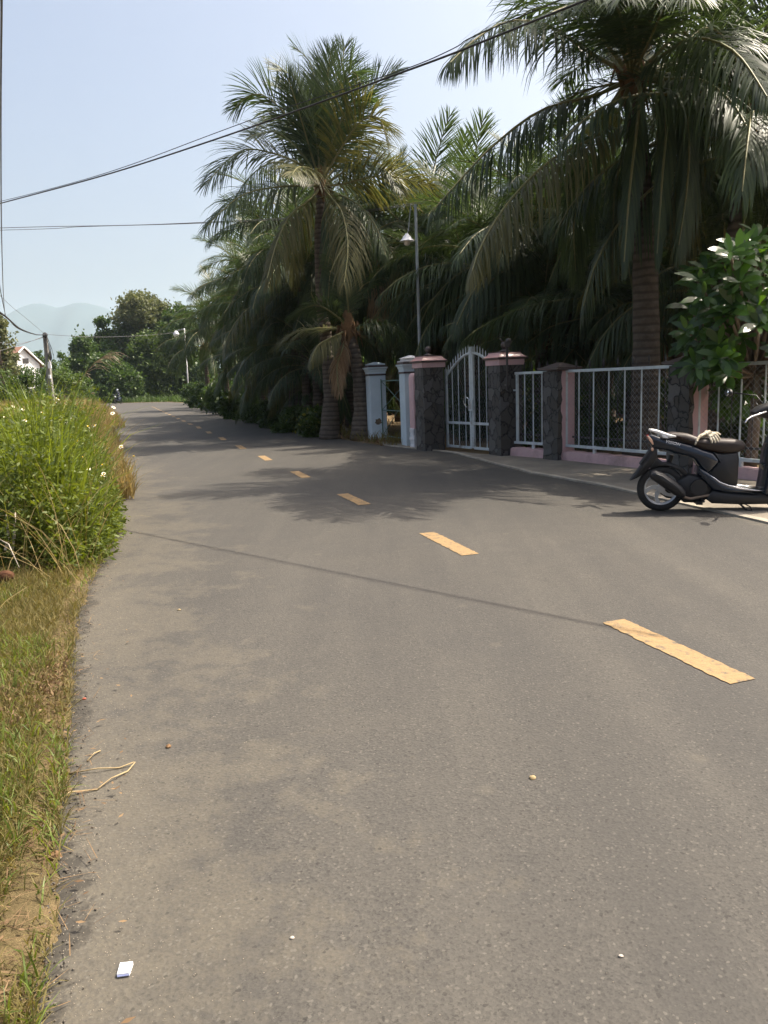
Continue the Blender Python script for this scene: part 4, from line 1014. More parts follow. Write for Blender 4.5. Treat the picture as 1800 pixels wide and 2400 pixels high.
tree_px('bright green tree in front of the tallest tree at the bend', 350, 772, 120, 108, 9880, .42, 'tree_leaf_light', 3, .1)
tree_px('thin topped tree left of the tallest tree at the bend', 238, 742, 62, 114, 4940, .42, 'tree_leaf', 4, .2)
tree_px('round dark tree behind the dry reed plume', 200, 788, 96, 104, 7980, .42, 'tree_leaf', 5, .05)
tree_px('dark leafy bush overhanging the far end of the road', 265, 832, 130, 102, 9880, .42, 'tree_leaf', 6, 0, trunk_r=.12)
tree_px('dark shrub wall of leaves where the road turns out of sight', 345, 836, 130, 109, 9880, .42, 'tree_leaf', 7, 0, trunk_r=.12)
tree_px('dark low tree left of the slim white pole', 425, 838, 100, 112, 7980, .42, 'tree_leaf', 8, 0, trunk_r=.12)
tree_px('leafy tree closing the road bend behind the palms', 500, 760, 130, 118, 7980, .5, 'tree_leaf', 9, .1)
tree_px('hazy green tree filling the gap below the tallest tree', 300, 768, 120, 115, 7000, .45, 'tree_leaf_light', 14, .05)  # haze put into the lighter leaf colour
tree_px('hazy green tree right of the tallest tree, touching the palms', 392, 742, 120, 116, 7000, .45, 'tree_leaf_light', 15, .05)  # hazy look comes from the paler leaf colour here too
tree_px('low green tree on the left shoulder of the bend trees', 245, 798, 110, 112, 6000, .42, 'tree_leaf', 16, .0)
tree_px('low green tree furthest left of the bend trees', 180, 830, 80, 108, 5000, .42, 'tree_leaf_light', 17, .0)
tree_px('tree cut by the left edge above the house', -12, 738, 92, 62, 3600, .3, 'tree_leaf_grey', 10, .25, trunk_r=.16)
tree_px('small round tree right of the house gable', 88, 822, 56, 92, 1700, .36, 'tree_leaf', 11, .05)
tree_px('small round tree just right of the utility pole', 143, 824, 40, 98, 1200, .34, 'tree_leaf', 12, .05)
tree_px('small dark tree left of the utility pole', 66, 838, 60, 88, 1700, .36, 'tree_leaf', 13, .05)
for k, (px, pt_, wd, Y, m_, lab) in enumerate(((10, 868, 110, 56, 'tree_leaf_light', 'leafy hedge bush at the far left edge'), (62, 862, 90, 58, 'tree_leaf', 'leafy hedge bush left of the utility pole foot'), (150, 862, 84, 66, 'tree_leaf_light', 'leafy hedge bush right of the utility pole foot'),
        (190, 876, 70, 74, 'tree_leaf', 'leafy hedge bush behind the dry reed plume'), (110, 850, 80, 76, 'tree_leaf', 'leafy hedge bush behind the utility pole'), (28, 846, 90, 76, 'tree_leaf', 'leafy hedge bush below the house roof'))):
    tree_px(lab, px, pt_, wd, Y, 2600, .24, m_, 40 + k, 0, 'hedge_bush', 'bush', 'bushes below the house', trunk_r=.06)
for k, (px, wd, Y) in enumerate(((235, 60, 99), (275, 62, 104), (322, 66, 107), (370, 66, 109), (412, 60, 110), (452, 60, 108), (190, 70, 96))):  # bushes added where shadow darkens the far end of the road
    tree_px(('first', 'second', 'third', 'fourth', 'fifth', 'sixth', 'leftmost')[k] + ' dark bush at the far kerb of the bend, counted from the left', px, 900, wd, Y, 2600, .3, 'tree_leaf', 160 + k, 0, 'bend_bush', 'bush', 'bushes along the far kerb of the bend', trunk_r=.05)
# bare reddish thicket
t = thing('bare_bush', 'bare brown twiggy bush between the utility pole and the road bend', 'bush', (at(158, 940, 70).x, 70, 0)); b_ = MB(); rr = random.Random(9)
for k in range(70):
    a_ = rr.uniform(0, 2 * PI); l_ = rr.uniform(.8, 2.3); e = rr.uniform(.4, 1.4); p0 = Vector((rr.uniform(-.9, .9), rr.uniform(-.4, .4), 0)); p1 = p0 + Vector((math.cos(a_) * math.cos(e), math.sin(a_) * math.cos(e), math.sin(e))) * l_
    b_.tube([p0, p0.lerp(p1, .5) + Vector((0, 0, .12)), p1], [.022, .015, .006], 4, cap=False)
b_.build('twigs', 'dead_brown', t)

# roadside shrubs along the grove
RS = [(735, 962, 80, 21.5), (690, 952, 84, 24), (640, 945, 86, 27), (595, 935, 84, 31), (555, 925, 84, 36), (520, 915, 80, 42), (495, 905, 76, 50), (470, 900, 70, 60), (455, 892, 70, 72)]
for k, (px, pt_, wd, Y) in enumerate(RS):
    tree_px(('first', 'second', 'third', 'fourth', 'fifth', 'sixth', 'seventh', 'eighth', 'ninth')[k] + ' dark low shrub along the grove side of the road, counted from the blue posts', px, pt_, wd, Y, 3000, .13 if Y < 32 else .2, 'shrub_leaf', 60 + k, 0, 'roadside_shrub', 'shrub', 'low shrubs along the grove', trunk_r=.03)
# garden shrubs seen through the gate and mesh
GS = [(1052, 905, 60, 19.5, 'tree_leaf_light', 'sunlit yellow green shrub seen through the left leaf of the arched gate'), (1098, 925, 66, 18.2, 'shrub_leaf', 'dark shrub seen through the middle of the arched gate'),
      (1140, 880, 70, 18.5, 'shrub_leaf', 'shrub seen between the arched gate and the right stone pillar'), (1238, 872, 100, 15.8, 'shrub_leaf', 'tall croton behind the narrow mesh panel'),
      (1302, 890, 66, 15.4, 'shrub_leaf', 'croton behind the first pink post'), (1352, 905, 90, 15.2, 'shrub_leaf', 'dark croton behind the left bars of the wide mesh panel'), (1420, 930, 80, 14.6, 'shrub_leaf', 'low croton behind the middle bars of the wide mesh panel'),
      (1545, 885, 100, 13.4, 'shrub_leaf', 'croton with yellow leaves behind the right bars of the wide mesh panel'), (1640, 880, 90, 12.6, 'shrub_leaf', 'croton behind the second pink post'), (1752, 880, 130, 11.8, 'shrub_leaf', 'croton behind the scooter handlebar')]
for k, (px, pt_, wd, Y, m_, lab) in enumerate(GS):
    tree_px(lab, px, pt_, wd, Y, 2000, .12, m_, 80 + k, 0, 'garden_shrub', 'shrub', 'garden shrubs behind the fence', trunk_r=.03, limbs=7)
# deep shade at the back of the grove: dense undergrowth
for k, (px, pt_, wd, Y) in enumerate(((560, 880, 150, 47), (690, 850, 180, 42), (830, 840, 180, 38), (960, 830, 200, 35), (1100, 800, 220, 32), (1250, 780, 240, 30), (1400, 760, 240, 28), (1550, 760, 240, 26), (1700, 740, 260, 24), (1850, 720, 260, 22))):
    tree_px(('first', 'second', 'third', 'fourth', 'fifth', 'sixth', 'seventh', 'eighth', 'ninth', 'tenth')[k] + ' dark thicket at the back of the grove, counted from the road end', px, pt_, wd, Y, 7000, .26, 'tree_leaf', 100 + k, 0, 'thicket', 'thicket', 'dark thickets behind the palms', trunk_r=.06, limbs=7)
for k, (px, pt_, wd, Y) in enumerate(((560, 720, 170, 60), (700, 640, 200, 52), (850, 560, 220, 46), (1000, 520, 240, 42), (1150, 500, 250, 38), (1310, 480, 260, 36), (1480, 470, 270, 34), (1650, 450, 280, 31), (1830, 420, 290, 28))):
    tree_px(('first', 'second', 'third', 'fourth', 'fifth', 'sixth', 'seventh', 'eighth', 'ninth')[k] + ' tall dark tree closing the view behind the palms, counted from the road end', px, pt_, wd, Y, 8000, .32, 'tree_leaf', 130 + k, 0, 'backdrop_tree', 'tree', 'dark trees behind the grove', trunk_r=.12, limbs=8)
g = at(780, 946, 36)
t = thing('garden_wall', 'low white wall glimpsed behind the palm trunks', 'wall', (g.x, 36, 0), R(-8))
MB().box((0, 0, .3), (3.6, .15, .6)).build('wall', 'white_plaster', t); MB().box((0, 0, .63), (3.7, .22, .06)).build('coping', 'white_plaster', t)
for px, py, Y, h_, lab in ((755, 920, 27, 1.4, 'orange red post standing among the palm trunks'), (682, 945, 26, .95, 'thin reddish white post leaning among roadside trunks')):
    g = at(px, py, Y); t = thing('marker_post', lab, 'post', (g.x, Y, 0), .3); MB().box((0, 0, h_ * .62), (.14, .1, h_ * .76), 0).build('post', 'red_paint', t, bevel=.01); MB().box((0, 0, h_ * .12), (.145, .105, h_ * .24)).build('foot', 'white_plaster', t, bevel=.01)

# broad leaved frangipani hanging over the fence
rng = np.random.default_rng(44); Yf = 10.6; root = Vector((at(1765, 900, Yf).x, Yf, 0))
t = thing('frangipani_tree', 'broad leaved frangipani with glossy leaf rosettes reaching over the fence', 'tree', root)
b_ = MB(); b_.tube([(0, 0, -.1), (.03, -.05, .9), (-.05, -.1, 1.5)], [.09, .075, .06], 8); SPs = []; 
cent = []
for k in range(150):
    px = rng.uniform(1605, 1900); py = rng.uniform(555, 975); Y = rng.uniform(8.9, 10.7)
    if ((px - 1765) / 170) ** 2 + ((py - 765) / 210) ** 2 > 1: continue
    if py > 870: Y = rng.uniform(10.4, 11.2)
    cent.append(at(px, py, Y) - root)
for px, py, Y in ((1735, 590, 9.4), (1770, 575, 9.6), (1775, 720, 9.1), (1650, 700, 9.3), (1640, 780, 9.5), (1705, 880, 9.2), (1790, 640, 9.2), (1720, 690, 9.2), (1680, 730, 9.4)): cent.append(at(px, py, Y) - root)
P_, W_, wd_ = [], [], []
prof = np.array([.012, .045, .075, .088, .07, .006])
for c in cent:
    mid_ = Vector((c.x * .5, c.y * .5, 1.3 + (c.z - 1.3) * .45)); b_.tube([(-.05, -.1, 1.35), mid_, c], [.035, .024, .014], 5, cap=False)
    ax = norm((np.array(c) - np.array([0, .2, 1.5]))[None])[0] + np.array([0, 0, .5]); ax = ax / np.linalg.norm(ax); u = np.cross(ax, [.3, .5, .2]); u /= np.linalg.norm(u); v = np.cross(ax, u)
    for j in range(11):
        ph = j * 2.4 + rng.uniform(-.3, .3); el = rng.uniform(.15, 1.0); d = (u * math.cos(ph) + v * math.sin(ph)) * math.cos(el) + ax * math.sin(el); L_ = rng.uniform(.18, .33)
        p = np.array(c) + ax * rng.uniform(-.03, .05); sp_ = [p]; cur = d.copy()
        for q in range(5): cur = cur + np.array([0, 0, -.1 - .02 * q]); cur /= np.linalg.norm(cur); sp_.append(sp_[-1] + cur * L_ / 5)
        wv_ = np.cross(d, ax); wv_ /= max(np.linalg.norm(wv_), 1e-6)
        P_.append(sp_); W_.append([wv_] * 6); wd_.append(prof * rng.uniform(.65, .95) * L_ / .24)
b_.build('trunk', 'tree_bark', t, smooth=True)
V, F = ribbons(np.array(P_), np.array(W_), np.array(wd_)); a_ = np.repeat(rng.uniform(0, 1, len(P_)), 12)
link(bpy.data.objects.new('foliage', raw_mesh('foliage', V, F, 'frangipani_leaf', a_, smooth=True)), t)

# house at far left
c = at(20, 850, 84); t = thing('house', 'house with brown tiled roof and white gable half hidden by bushes', 'house', (c.x - 1.8, 86, 0), R(-28))
zr = at(50, 814, 84).z; ze = zr - 1.75; hw = 2.05
MB().box((0, 0, ze / 2), (7.6, 2 * hw - .3, ze)).build('wall', 'white_plaster', t)
b_ = MB(); b_.add([(3.8, -hw + .15, ze - .02), (3.8, hw - .15, ze - .02), (3.8, 0, zr - .12), (3.72, -hw + .15, ze - .02), (3.72, hw - .15, ze - .02), (3.72, 0, zr - .12)], [(0, 1, 2), (5, 4, 3), (0, 3, 4, 1), (1, 4, 5, 2), (2, 5, 3, 0)]); b_.build('gable', 'white_plaster', t)
b_ = MB()
for s_ in (-1, 1):
    b_.add([(-4.2, 0, zr), (4.0, 0, zr), (4.0, s_ * (hw + .4), ze - .34), (-4.2, s_ * (hw + .4), ze - .34), (-4.2, 0, zr + .1), (4.0, 0, zr + .1), (4.0, s_ * (hw + .4), ze - .24), (-4.2, s_ * (hw + .4), ze - .24)], [(0, 1, 2, 3), (4, 5, 6, 7), (0, 1, 5, 4), (1, 2, 6, 5), (2, 3, 7, 6), (3, 0, 4, 7)])
roof = b_.build('roof', 'roof_tile', t)
b_ = MB()
for s_ in (-1, 1): b_.tube([(4.05, 0, zr + .05), (4.05, s_ * (hw + .42), ze - .3)], .1, 4)
b_.build('bargeboard', 'white_plaster', roof)
MB().box((3.82, .2, ze + .35), (.06, .7, .5)).build('window', 'dark_iron', t)
b_ = MB(); b_.add([(1.4, -hw - 1.4, ze - .9), (3.2, -hw - 1.4, ze - .9), (2.3, -hw - 1.4, ze + .35), (1.4, -hw + .4, ze - .9), (3.2, -hw + .4, ze - .9), (2.3, -.6, ze + .35)], [(0, 1, 2), (0, 2, 5, 3), (1, 4, 5, 2)]); d0 = b_.build('dormer', 'roof_tile', t)
b_ = MB()
for x_ in (1.3, 3.3): b_.tube([(2.3, -hw - 1.45, ze + .4), (x_, -hw - 1.45, ze - 1.0)], .07, 4)
b_.build('bargeboard', 'white_plaster', d0)

# distant hills
ridge = [(-900, 905), (-500, 850), (-200, 790), (-60, 765), (10, 742), (40, 727), (62, 716), (82, 708.5), (108, 708), (122, 713), (136, 717), (158, 713), (180, 707), (205, 706), (232, 713), (258, 724), (285, 737), (330, 756), (400, 790), (520, 840), (700, 875), (1000, 905)]
rx = np.array([r_[0] for r_ in ridge], float); ry = np.array([r_[1] for r_ in ridge], float); xs = np.linspace(-900, 1000, 200); V = []; nr = 22
prof_z = np.interp(xs, rx, ry); Yh = 4000
for i, f_ in enumerate(np.linspace(-1, 1, nr)):
    for j, (x_, y_) in enumerate(zip(xs, prof_z)):
        p = at(x_, y_, Yh); k_ = max(0.0, 1 - abs(f_) ** 1.2); spur = .09 * math.sin(j * .33 + f_ * 3) * abs(f_) + .05 * math.sin(j * .9 + f_ * 7) * abs(f_)
        V.append((p.x, Yh + f_ * 900, max(-3, p.z * max(0, k_ + spur * (k_ > 0)) + (1.2 * math.sin(j * 1.7) if i == nr // 2 else 0) - (3 if abs(f_) == 1 else 0))))
F = [(i * 200 + j, i * 200 + j + 1, (i + 1) * 200 + j + 1, (i + 1) * 200 + j) for i in range(nr - 1) for j in range(199)]
hl = link(bpy.data.objects.new('hills', raw_mesh('hills', V, F, 'mountain_rock', smooth=True))); hl['kind'] = 'structure'

# ------------------------------------------------------------------ weeds and grass on the left verge
rng = np.random.default_rng(77)
EY = np.array([p[1] for p in left_edge[:-3]]); EX = np.array([p[0] for p in left_edge[:-3]]); exf = lambda y: np.interp(y, EY, EX)
def sample(n, y0, y1, over=0.0, wide=6.0, pow_=1.0):
    y = y0 + (y1 - y0) * rng.uniform(0, 1, n) ** pow_; e = exf(y) + over; lo = np.maximum(e - wide, -.60 * y - .9); x = lo + (e - lo) * rng.uniform(0, 1, n); return x, y, e - x
def ground_z(x, y): return .012 + .1 * (1 - np.exp(-np.maximum(exf(y) - x, 0) * .9))
def stuff(name, V, F, mat, a_=None, smooth=False):
    o = link(bpy.data.objects.new(name, raw_mesh(name, V, F, mat, a_, smooth=smooth))); o['kind'] = 'stuff'; return o
def blades(x, y, z, L, W, lean, mat, name, K=4, curl=.5, flat=False):
    n = len(x); th = rng.uniform(0, 2 * PI, n); le = np.abs(rng.normal(0, lean, n)); d = np.stack([np.cos(th) * np.sin(le), np.sin(th) * np.sin(le), np.cos(le)], 1)
    if flat: d = norm(np.stack([np.cos(th), np.sin(th), rng.uniform(-.02, .25, n)], 1))
    P = [np.stack([x, y, z], 1)]; cur = d; h = np.stack([np.cos(th), np.sin(th), np.zeros(n)], 1); cu = curl * rng.uniform(.3, 1.4, n)
    for k in range(1, K): cur = norm(cur + (h * .5 + np.array([0, 0, -.8])) * (cu * .22 * k)[:, None] * (0 if flat else 1)); P.append(P[-1] + cur * (L / (K - 1))[:, None])
    P = np.stack(P, 1); P[..., 2] = np.maximum(P[..., 2], .014)
    ph = rng.uniform(0, 2 * PI, n); wv_ = np.stack([np.cos(ph), np.sin(ph), np.zeros(n)], 1); Wd = np.repeat(wv_[:, None], K, 1)
    prof = np.array([.8, 1, .75, .08]) if K == 4 else np.array([.7, 1, .95, .7, .08])
    V, F = ribbons(P, Wd, W[:, None] * prof[None, :K]); return stuff(name, V, F, mat, np.repeat(rng.uniform(0, 1, n), 2 * K))
def sm(t): t = np.clip(t, 0, 1); return t * t * (3 - 2 * t)
def top_h(x, y):
    ed_ = exf(y) + .14 - x; fr = y - (6.1 + .35 * np.sin(x * 3.1) + .25 * np.sin(x * 7.3) + np.clip((x + 2.7) * .8, -1.2, 1.0))
    lump = .84 + .2 * np.sin(x * 2.3 + y * 1.1) + .12 * np.sin(x * 5.1 - y * 2.3) + .08 * np.sin(y * 6.0)
    return (.12 + .98 * sm(ed_ / .75 + .1) * sm(fr / .55 + .12)) * lump
# leafy weeds
x, y, e = sample(3000, 5.9, 12, .1, 6.5, 1.2); hh = top_h(x, y); ok = hh > .2; x, y, hh = x[ok], y[ok], hh[ok]; n = len(x)
hs = hh * rng.uniform(.6, 1.22, n); lean = rng.normal(0, .13, (n, 2)); lean[:, 0] += .05
K = 5; P = np.stack([np.stack([x + lean[:, 0] * hs * (k / 4) ** 1.5, y + lean[:, 1] * hs * (k / 4) ** 1.5, ground_z(x, y) + hs * k / 4], 1) for k in range(K)], 1)
Wd = np.zeros_like(P); Wd[..., 0] = 1; V, F = ribbons(P, Wd, np.full((n, K), .006)); stuff('weed_stems', V, F, 'weed_leaf', np.repeat(rng.uniform(0, 1, n), 2 * K))
m_ = 40; f_ = rng.uniform(.12, 1.04, (n, m_)); LP = np.stack([x[:, None] + lean[:, :1] * hs[:, None] * f_ ** 1.5, y[:, None] + lean[:, 1:] * hs[:, None] * f_ ** 1.5, ground_z(x, y)[:, None] + hs[:, None] * f_], -1)
dirs = norm(rng.normal(size=(n, m_, 3)) * np.array([1, 1, .35])); LP = LP + dirs * (rng.uniform(0, .13, (n, m_, 1)) * (1.15 - f_[..., None])); LP[..., 2] = np.maximum(LP[..., 2], .03)
V, F, a_ = leaf_quads(LP.reshape(-1, 3), .058, rng, .4, .36, dirs.reshape(-1, 3)); stuff('weed_leaves', V, F, 'weed_leaf', a_)
# tall bright grass
x, y, e = sample(6200, 6.4, 12, -.1, 5, 1.2); hh = top_h(x, y); cl = np.sin(x * 2.1 + 1.0) + np.sin(y * 1.3 + x); ok = (hh > .4) & (cl + rng.normal(0, .7, len(x)) > -.3); x, y, hh = x[ok], y[ok], hh[ok]; n = len(x)
blades(x, y, ground_z(x, y), hh * rng.uniform(.85, 1.6, n) , rng.uniform(.009, .02, n), .17, 'grass_green', 'tall_grass', 5, .45)
# dry grass further along
x, y, e = sample(24000, 10.3, 58, .3, 14, 1.6); n = len(x); blades(x, y, ground_z(x, y), (.35 + .75 * sm((exf(y) + .5 - x) / 1.6)) * rng.uniform(.7, 1.15, n), rng.uniform(.012, .03, n), .3, 'grass_dry', 'dry_grass', 4, .5)
x, y, e = sample(2600, 13, 60, .3, 14, 1.4); n = len(x); blades(x, y, ground_z(x, y), (.3 + .7 * sm((exf(y) + .5 - x) / 1.6)) * rng.uniform(.7, 1.15, n), rng.uniform(.015, .03, n), .3, 'grass_green', 'green_tufts', 4, .5)
# dry stalks tangled at the front of the weeds
x, y, e = sample(900, 5.6, 12, .0, 3.5, 1.3); n = len(x); blades(x, y, ground_z(x, y), rng.uniform(.3, 1.35, n), rng.uniform(.004, .008, n), .45, 'grass_dry', 'dry_stalks', 5, .5)
# short verge turf, thin at the asphalt edge
def near_edge_fade(e, w_=.16): return rng.uniform(size=len(e)) < sm((e + .02 + .08 * np.sin(e * 40)) / w_)
x, y, e = sample(230000, .9, 7.5, .06, 3.0, 1.3); pt_ = np.sin(x * 5.3 + y * 1.7) + np.sin(y * 4.1 - x * 3) + np.sin(x * 11 + 2 * y); ok = near_edge_fade(e, .3) & (pt_ + rng.normal(0, .9, len(x)) > -1.5); x, y, e = x[ok], y[ok], e[ok]; n = len(x)
blades(x, y, ground_z(x, y), rng.uniform(.03, .105, n) * (1 + .5 * sm((y - 4.2) / 2)), rng.uniform(.0025, .0055, n), .75, 'grass_short', 'short_grass', 4, .8)
x, y, e = sample(42000, .9, 7.5, .05, 3.0, 1.3); pt_ = np.sin(x * 4.3 - y * 2.7 + 2) + np.sin(y * 3.1 + x * 5); ok = near_edge_fade(e, .25) & (pt_ + rng.normal(0, .5, len(x)) > .5); x, y, e = x[ok], y[ok], e[ok]; n = len(x)
blades(x, y, ground_z(x, y), rng.uniform(.04, .13, n), rng.uniform(.004, .008, n), .6, 'grass_green', 'grass_tufts', 4, .8)
# straw and leaf litter
x, y, e = sample(11000, .9, 9, .16, 2.6, 1.2); ok = rng.uniform(size=len(x)) < np.where(e < .16, .3, 1); x, y = x[ok], y[ok]; n = len(x); blades(x, y, ground_z(x, y) + rng.uniform(0, .03, n), rng.uniform(.03, .12, n), rng.uniform(.002, .0045, n), 1, 'litter_leaf', 'straw', 4, 0, True)
c = gp(82, 1640); q = rng.normal(size=(3000, 2)) * np.array([.14, .34]); P = np.stack([c.x - .02 + q[:, 0], c.y + q[:, 1], np.zeros(3000)], 1); P = P[P[:, 0] < exf(P[:, 1]) + .02]; P[:, 2] = ground_z(P[:, 0], P[:, 1]) + rng.uniform(0, .05, len(P))
V, F, a_ = leaf_quads(P, .026, rng, .1, .35); stuff('dead_fern_litter', V, F, 'litter_leaf', a_)
x, y, e = sample(900, 1.2, 8, .35, 2.6, 1.2); ok_ = rng.uniform(size=len(x)) < np.where(e < .3, .3, 1); x, y = x[ok_], y[ok_]; V, F, a_ = leaf_quads(np.stack([x, y, ground_z(x, y) + np.where(e < .02, .006, .02)[ok_]], 1), .03, rng, 9, .4); stuff('fallen_leaves', V, F, 'litter_leaf', a_)
q = rng.uniform(0, 1, 16000); Ro = np.array(right_edge[-8:]); dd = np.r_[0, np.cumsum(np.linalg.norm(np.diff(Ro, axis=0), axis=1))]; dd /= dd[-1]; x = np.interp(q, dd, Ro[:, 0]) + np.abs(rng.normal(0, 1.6, 16000)) * .6; y = np.interp(q, dd, Ro[:, 1]) + np.abs(rng.normal(0, 2.2, 16000)) + .15
blades(x, y, np.zeros(16000), rng.uniform(.3, 1.1, 16000), rng.uniform(.03, .07, 16000), .4, 'tree_leaf', 'bend_undergrowth', 4, .6)  # blades added to darken the shadowed strip beyond the bend
def crumbs(name, x, y, z, s, mat):
    n = len(x); o6 = np.array([[1, 0, 0], [0, 1, 0], [-1, 0, 0], [0, -1, 0], [0, 0, .8], [0, 0, -.5]], float); V = (o6[None] * (s[:, None] * rng.uniform(.6, 1.3, (n, 6)))[..., None]); a_ = rng.uniform(0, 6.28, n); ca, sa = np.cos(a_)[:, None], np.sin(a_)[:, None]
    V = np.stack([V[..., 0] * ca - V[..., 1] * sa + x[:, None], V[..., 0] * sa + V[..., 1] * ca + y[:, None], V[..., 2] + z[:, None]], -1).reshape(-1, 3)
    f8 = np.array([[0, 1, 4], [1, 2, 4], [2, 3, 4], [3, 0, 4], [1, 0, 5], [2, 1, 5], [3, 2, 5], [0, 3, 5]]); F = (np.arange(n)[:, None, None] * 6 + f8[None]).reshape(-1, 3); return stuff(name, V, F, mat)
y = .8 + 8 * rng.uniform(0, 1, 5200) ** 1.3; x = exf(y) + rng.normal(-.01, .06, 5200); crumbs('crumbled_asphalt', x, y, np.full(5200, .007), rng.uniform(.0012, .0055, 5200) * np.where(rng.uniform(size=5200) < .03, 1.8, 1), 'crumb_dark')
y = .8 + 9 * rng.uniform(0, 1, 5200) ** 1.3; x = exf(y) + np.abs(rng.normal(.0, .2, 5200)); crumbs('grit', x, y, np.full(5200, .004), rng.uniform(.0007, .003, 5200), 'field_stone')
y = .8 + 8 * rng.uniform(0, 1, 2600) ** 1.3; x = rng.uniform(-1, 3.2, 2600) + 0 * y; ok = x > exf(y); x, y = x[ok], y[ok]; crumbs('loose_gravel', x, y, np.full(len(x), .005), rng.uniform(.0008, .0026, len(x)), 'field_stone')
# edge litter on the grove side
y = rng.uniform(17.3, 60, 2600); RX = np.interp(y, [p[1] for p in right_edge[:-4]], [p[0] for p in right_edge[:-4]]); x = RX + np.abs(rng.normal(.3, .5, len(y))) - .12; V, F, a_ = leaf_quads(np.stack([x, y, np.full(len(y), .03)], 1), .12, rng, 1.2, .4); stuff('roadside_litter', V, F, 'litter_leaf', a_)
y = rng.uniform(17.3, 70, 9000); RX = np.interp(y, [p[1] for p in right_edge[:-4]], [p[0] for p in right_edge[:-4]]); x = RX + np.abs(rng.normal(.35, .7, len(y))); n = len(x); blades(x, y, np.full(n, .01), rng.uniform(.1, .4, n), rng.uniform(.01, .02, n), .5, 'grass_short', 'grove_edge_grass', 4, .8)
# leaf litter in the garden
P = np.stack([rng.uniform(-2, 14, 5000), rng.uniform(11, 40, 5000), np.full(5000, .02)], 1); gx = np.interp(P[:, 1], [11, 13, 16.5, 18.5, 40], [4.6, 3.4, 1.7, .7, -6]); P = P[P[:, 0] > gx]; V, F, a_ = leaf_quads(P, .14, rng, 1.5, .35); stuff('garden_litter', V, F, 'litter_leaf', a_)

# small white wildflowers above the weeds
def flower_mesh():
    b_ = MB(); b_.cur = 0
    for k in range(5):
        a_ = 2 * PI * k / 5; ca, sa = math.cos(a_), math.sin(a_); L_ = .017; w_ = .0075
        b_.add([(0, 0, 0), (ca * L_ * .6 - sa * w_, sa * L_ * .6 + ca * w_, .003), (ca * L_, sa * L_, .0), (ca * L_ * .6 + sa * w_, sa * L_ * .6 - ca * w_, .003)], [(0, 1, 2, 3)])
    b_.cur = 1; b_.ell((0, 0, .003), (.0065, .0065, .005), 8, 5); return b_
fb = flower_mesh(); f0 = None; st_me = MB().tube([(0, 0, 0), (.01, .005, .18), (-.005, .01, .36)], [.0022, .0018, .0014], 4).build('wildflower', 'weed_stem'); st_mesh = st_me.data; bpy.data.objects.remove(st_me)
fpx = [(100, 968), (140, 985), (25, 975), (12, 978), (70, 1000), (60, 985), (72, 987), (90, 978), (158, 992), (163, 978), (222, 998), (75, 1012), (10, 1012), (30, 953), (120, 1040), (20, 1060), (30, 1066), (90, 1058), (46, 1085), (56, 1083), (72, 1092), (192, 1072), (243, 1110), (240, 1116), (208, 1100), (20, 1123), (40, 1136), (80, 1136), (284, 1047), (265, 1073), (266, 1000), (313, 1070), (252, 1052), (54, 960), (218, 922), (135, 935), (130, 945), (266, 955), (264, 969), (52, 1118), (100, 1150), (150, 1016), (182, 1035), (205, 1000), (8, 1000), (35, 1030), (110, 1010), (240, 1090)]
rr = random.Random(8)
for k, (px, py) in enumerate(fpx):
    Y = 9.5 if py < 960 else 6.9 + max(0, (1150 - py)) / 190 * 2.2
    hp = at(px, py, Y); base = hp - Vector((-.005, .01, .36))
    o = link(bpy.data.objects.new('wildflower', st_mesh)); o.location = base
    tag(o, 'small white wildflower on a thin stem above the roadside weeds', 'flower', 'white wildflowers in the weeds')
    if f0 is None: f0 = fb.build('flower_head', ['petal_white', 'flower_yellow'], o)
    else: link(bpy.data.objects.new('flower_head', f0.data), o)
    h_ = o.children[0]; h_.location = (-.005, .01, .36); h_.rotation_euler = (rr.uniform(.2, .9), rr.uniform(-.5, .5), rr.uniform(0, 6)); s_ = rr.uniform(1.3, 1.9); h_.scale = (s_, s_, s_)
for k in range(2):
    o = None
# feathery seedling in front of the weeds
g = gp(98, 1348); t = thing('feathery_weed', 'feathery pale green weed standing in front of the dense weeds', 'plant', (g.x, g.y, 0)); P_ = []; W_ = []; wd_ = []; b_ = MB(); b_.tube([(0, 0, 0), (-.02, 0, .25), (-.03, .01, .5)], [.006, .005, .003], 5); b_.build('stem', 'weed_stem', t)
for k in range(1300):
    z_ = rng.uniform(.04, .52); a_ = rng.uniform(0, 2 * PI); r0 = rng.uniform(0, .12) * (1.1 - z_ / .6); d = np.array([math.cos(a_), math.sin(a_), rng.uniform(.1, .9)]); d /= np.linalg.norm(d); p = np.array([-.03 * z_ * 2 + d[0] * r0, d[1] * r0, z_ + d[2] * r0 * .6]); l_ = rng.uniform(.03, .06); P_.append([p, p + d * l_ * .5, p + d * l_ - np.array([0, 0, .006])]); W_.append([[-d[1], d[0], .3]] * 3); wd_.append([.004, .005, .001])
V, F = ribbons(np.array(P_), norm(np.array(W_)), np.array(wd_)); link(bpy.data.objects.new('foliage', raw_mesh('foliage', V, F, 'weed_leaf', np.repeat(rng.uniform(.3, .85, len(P_)), 6))), t)
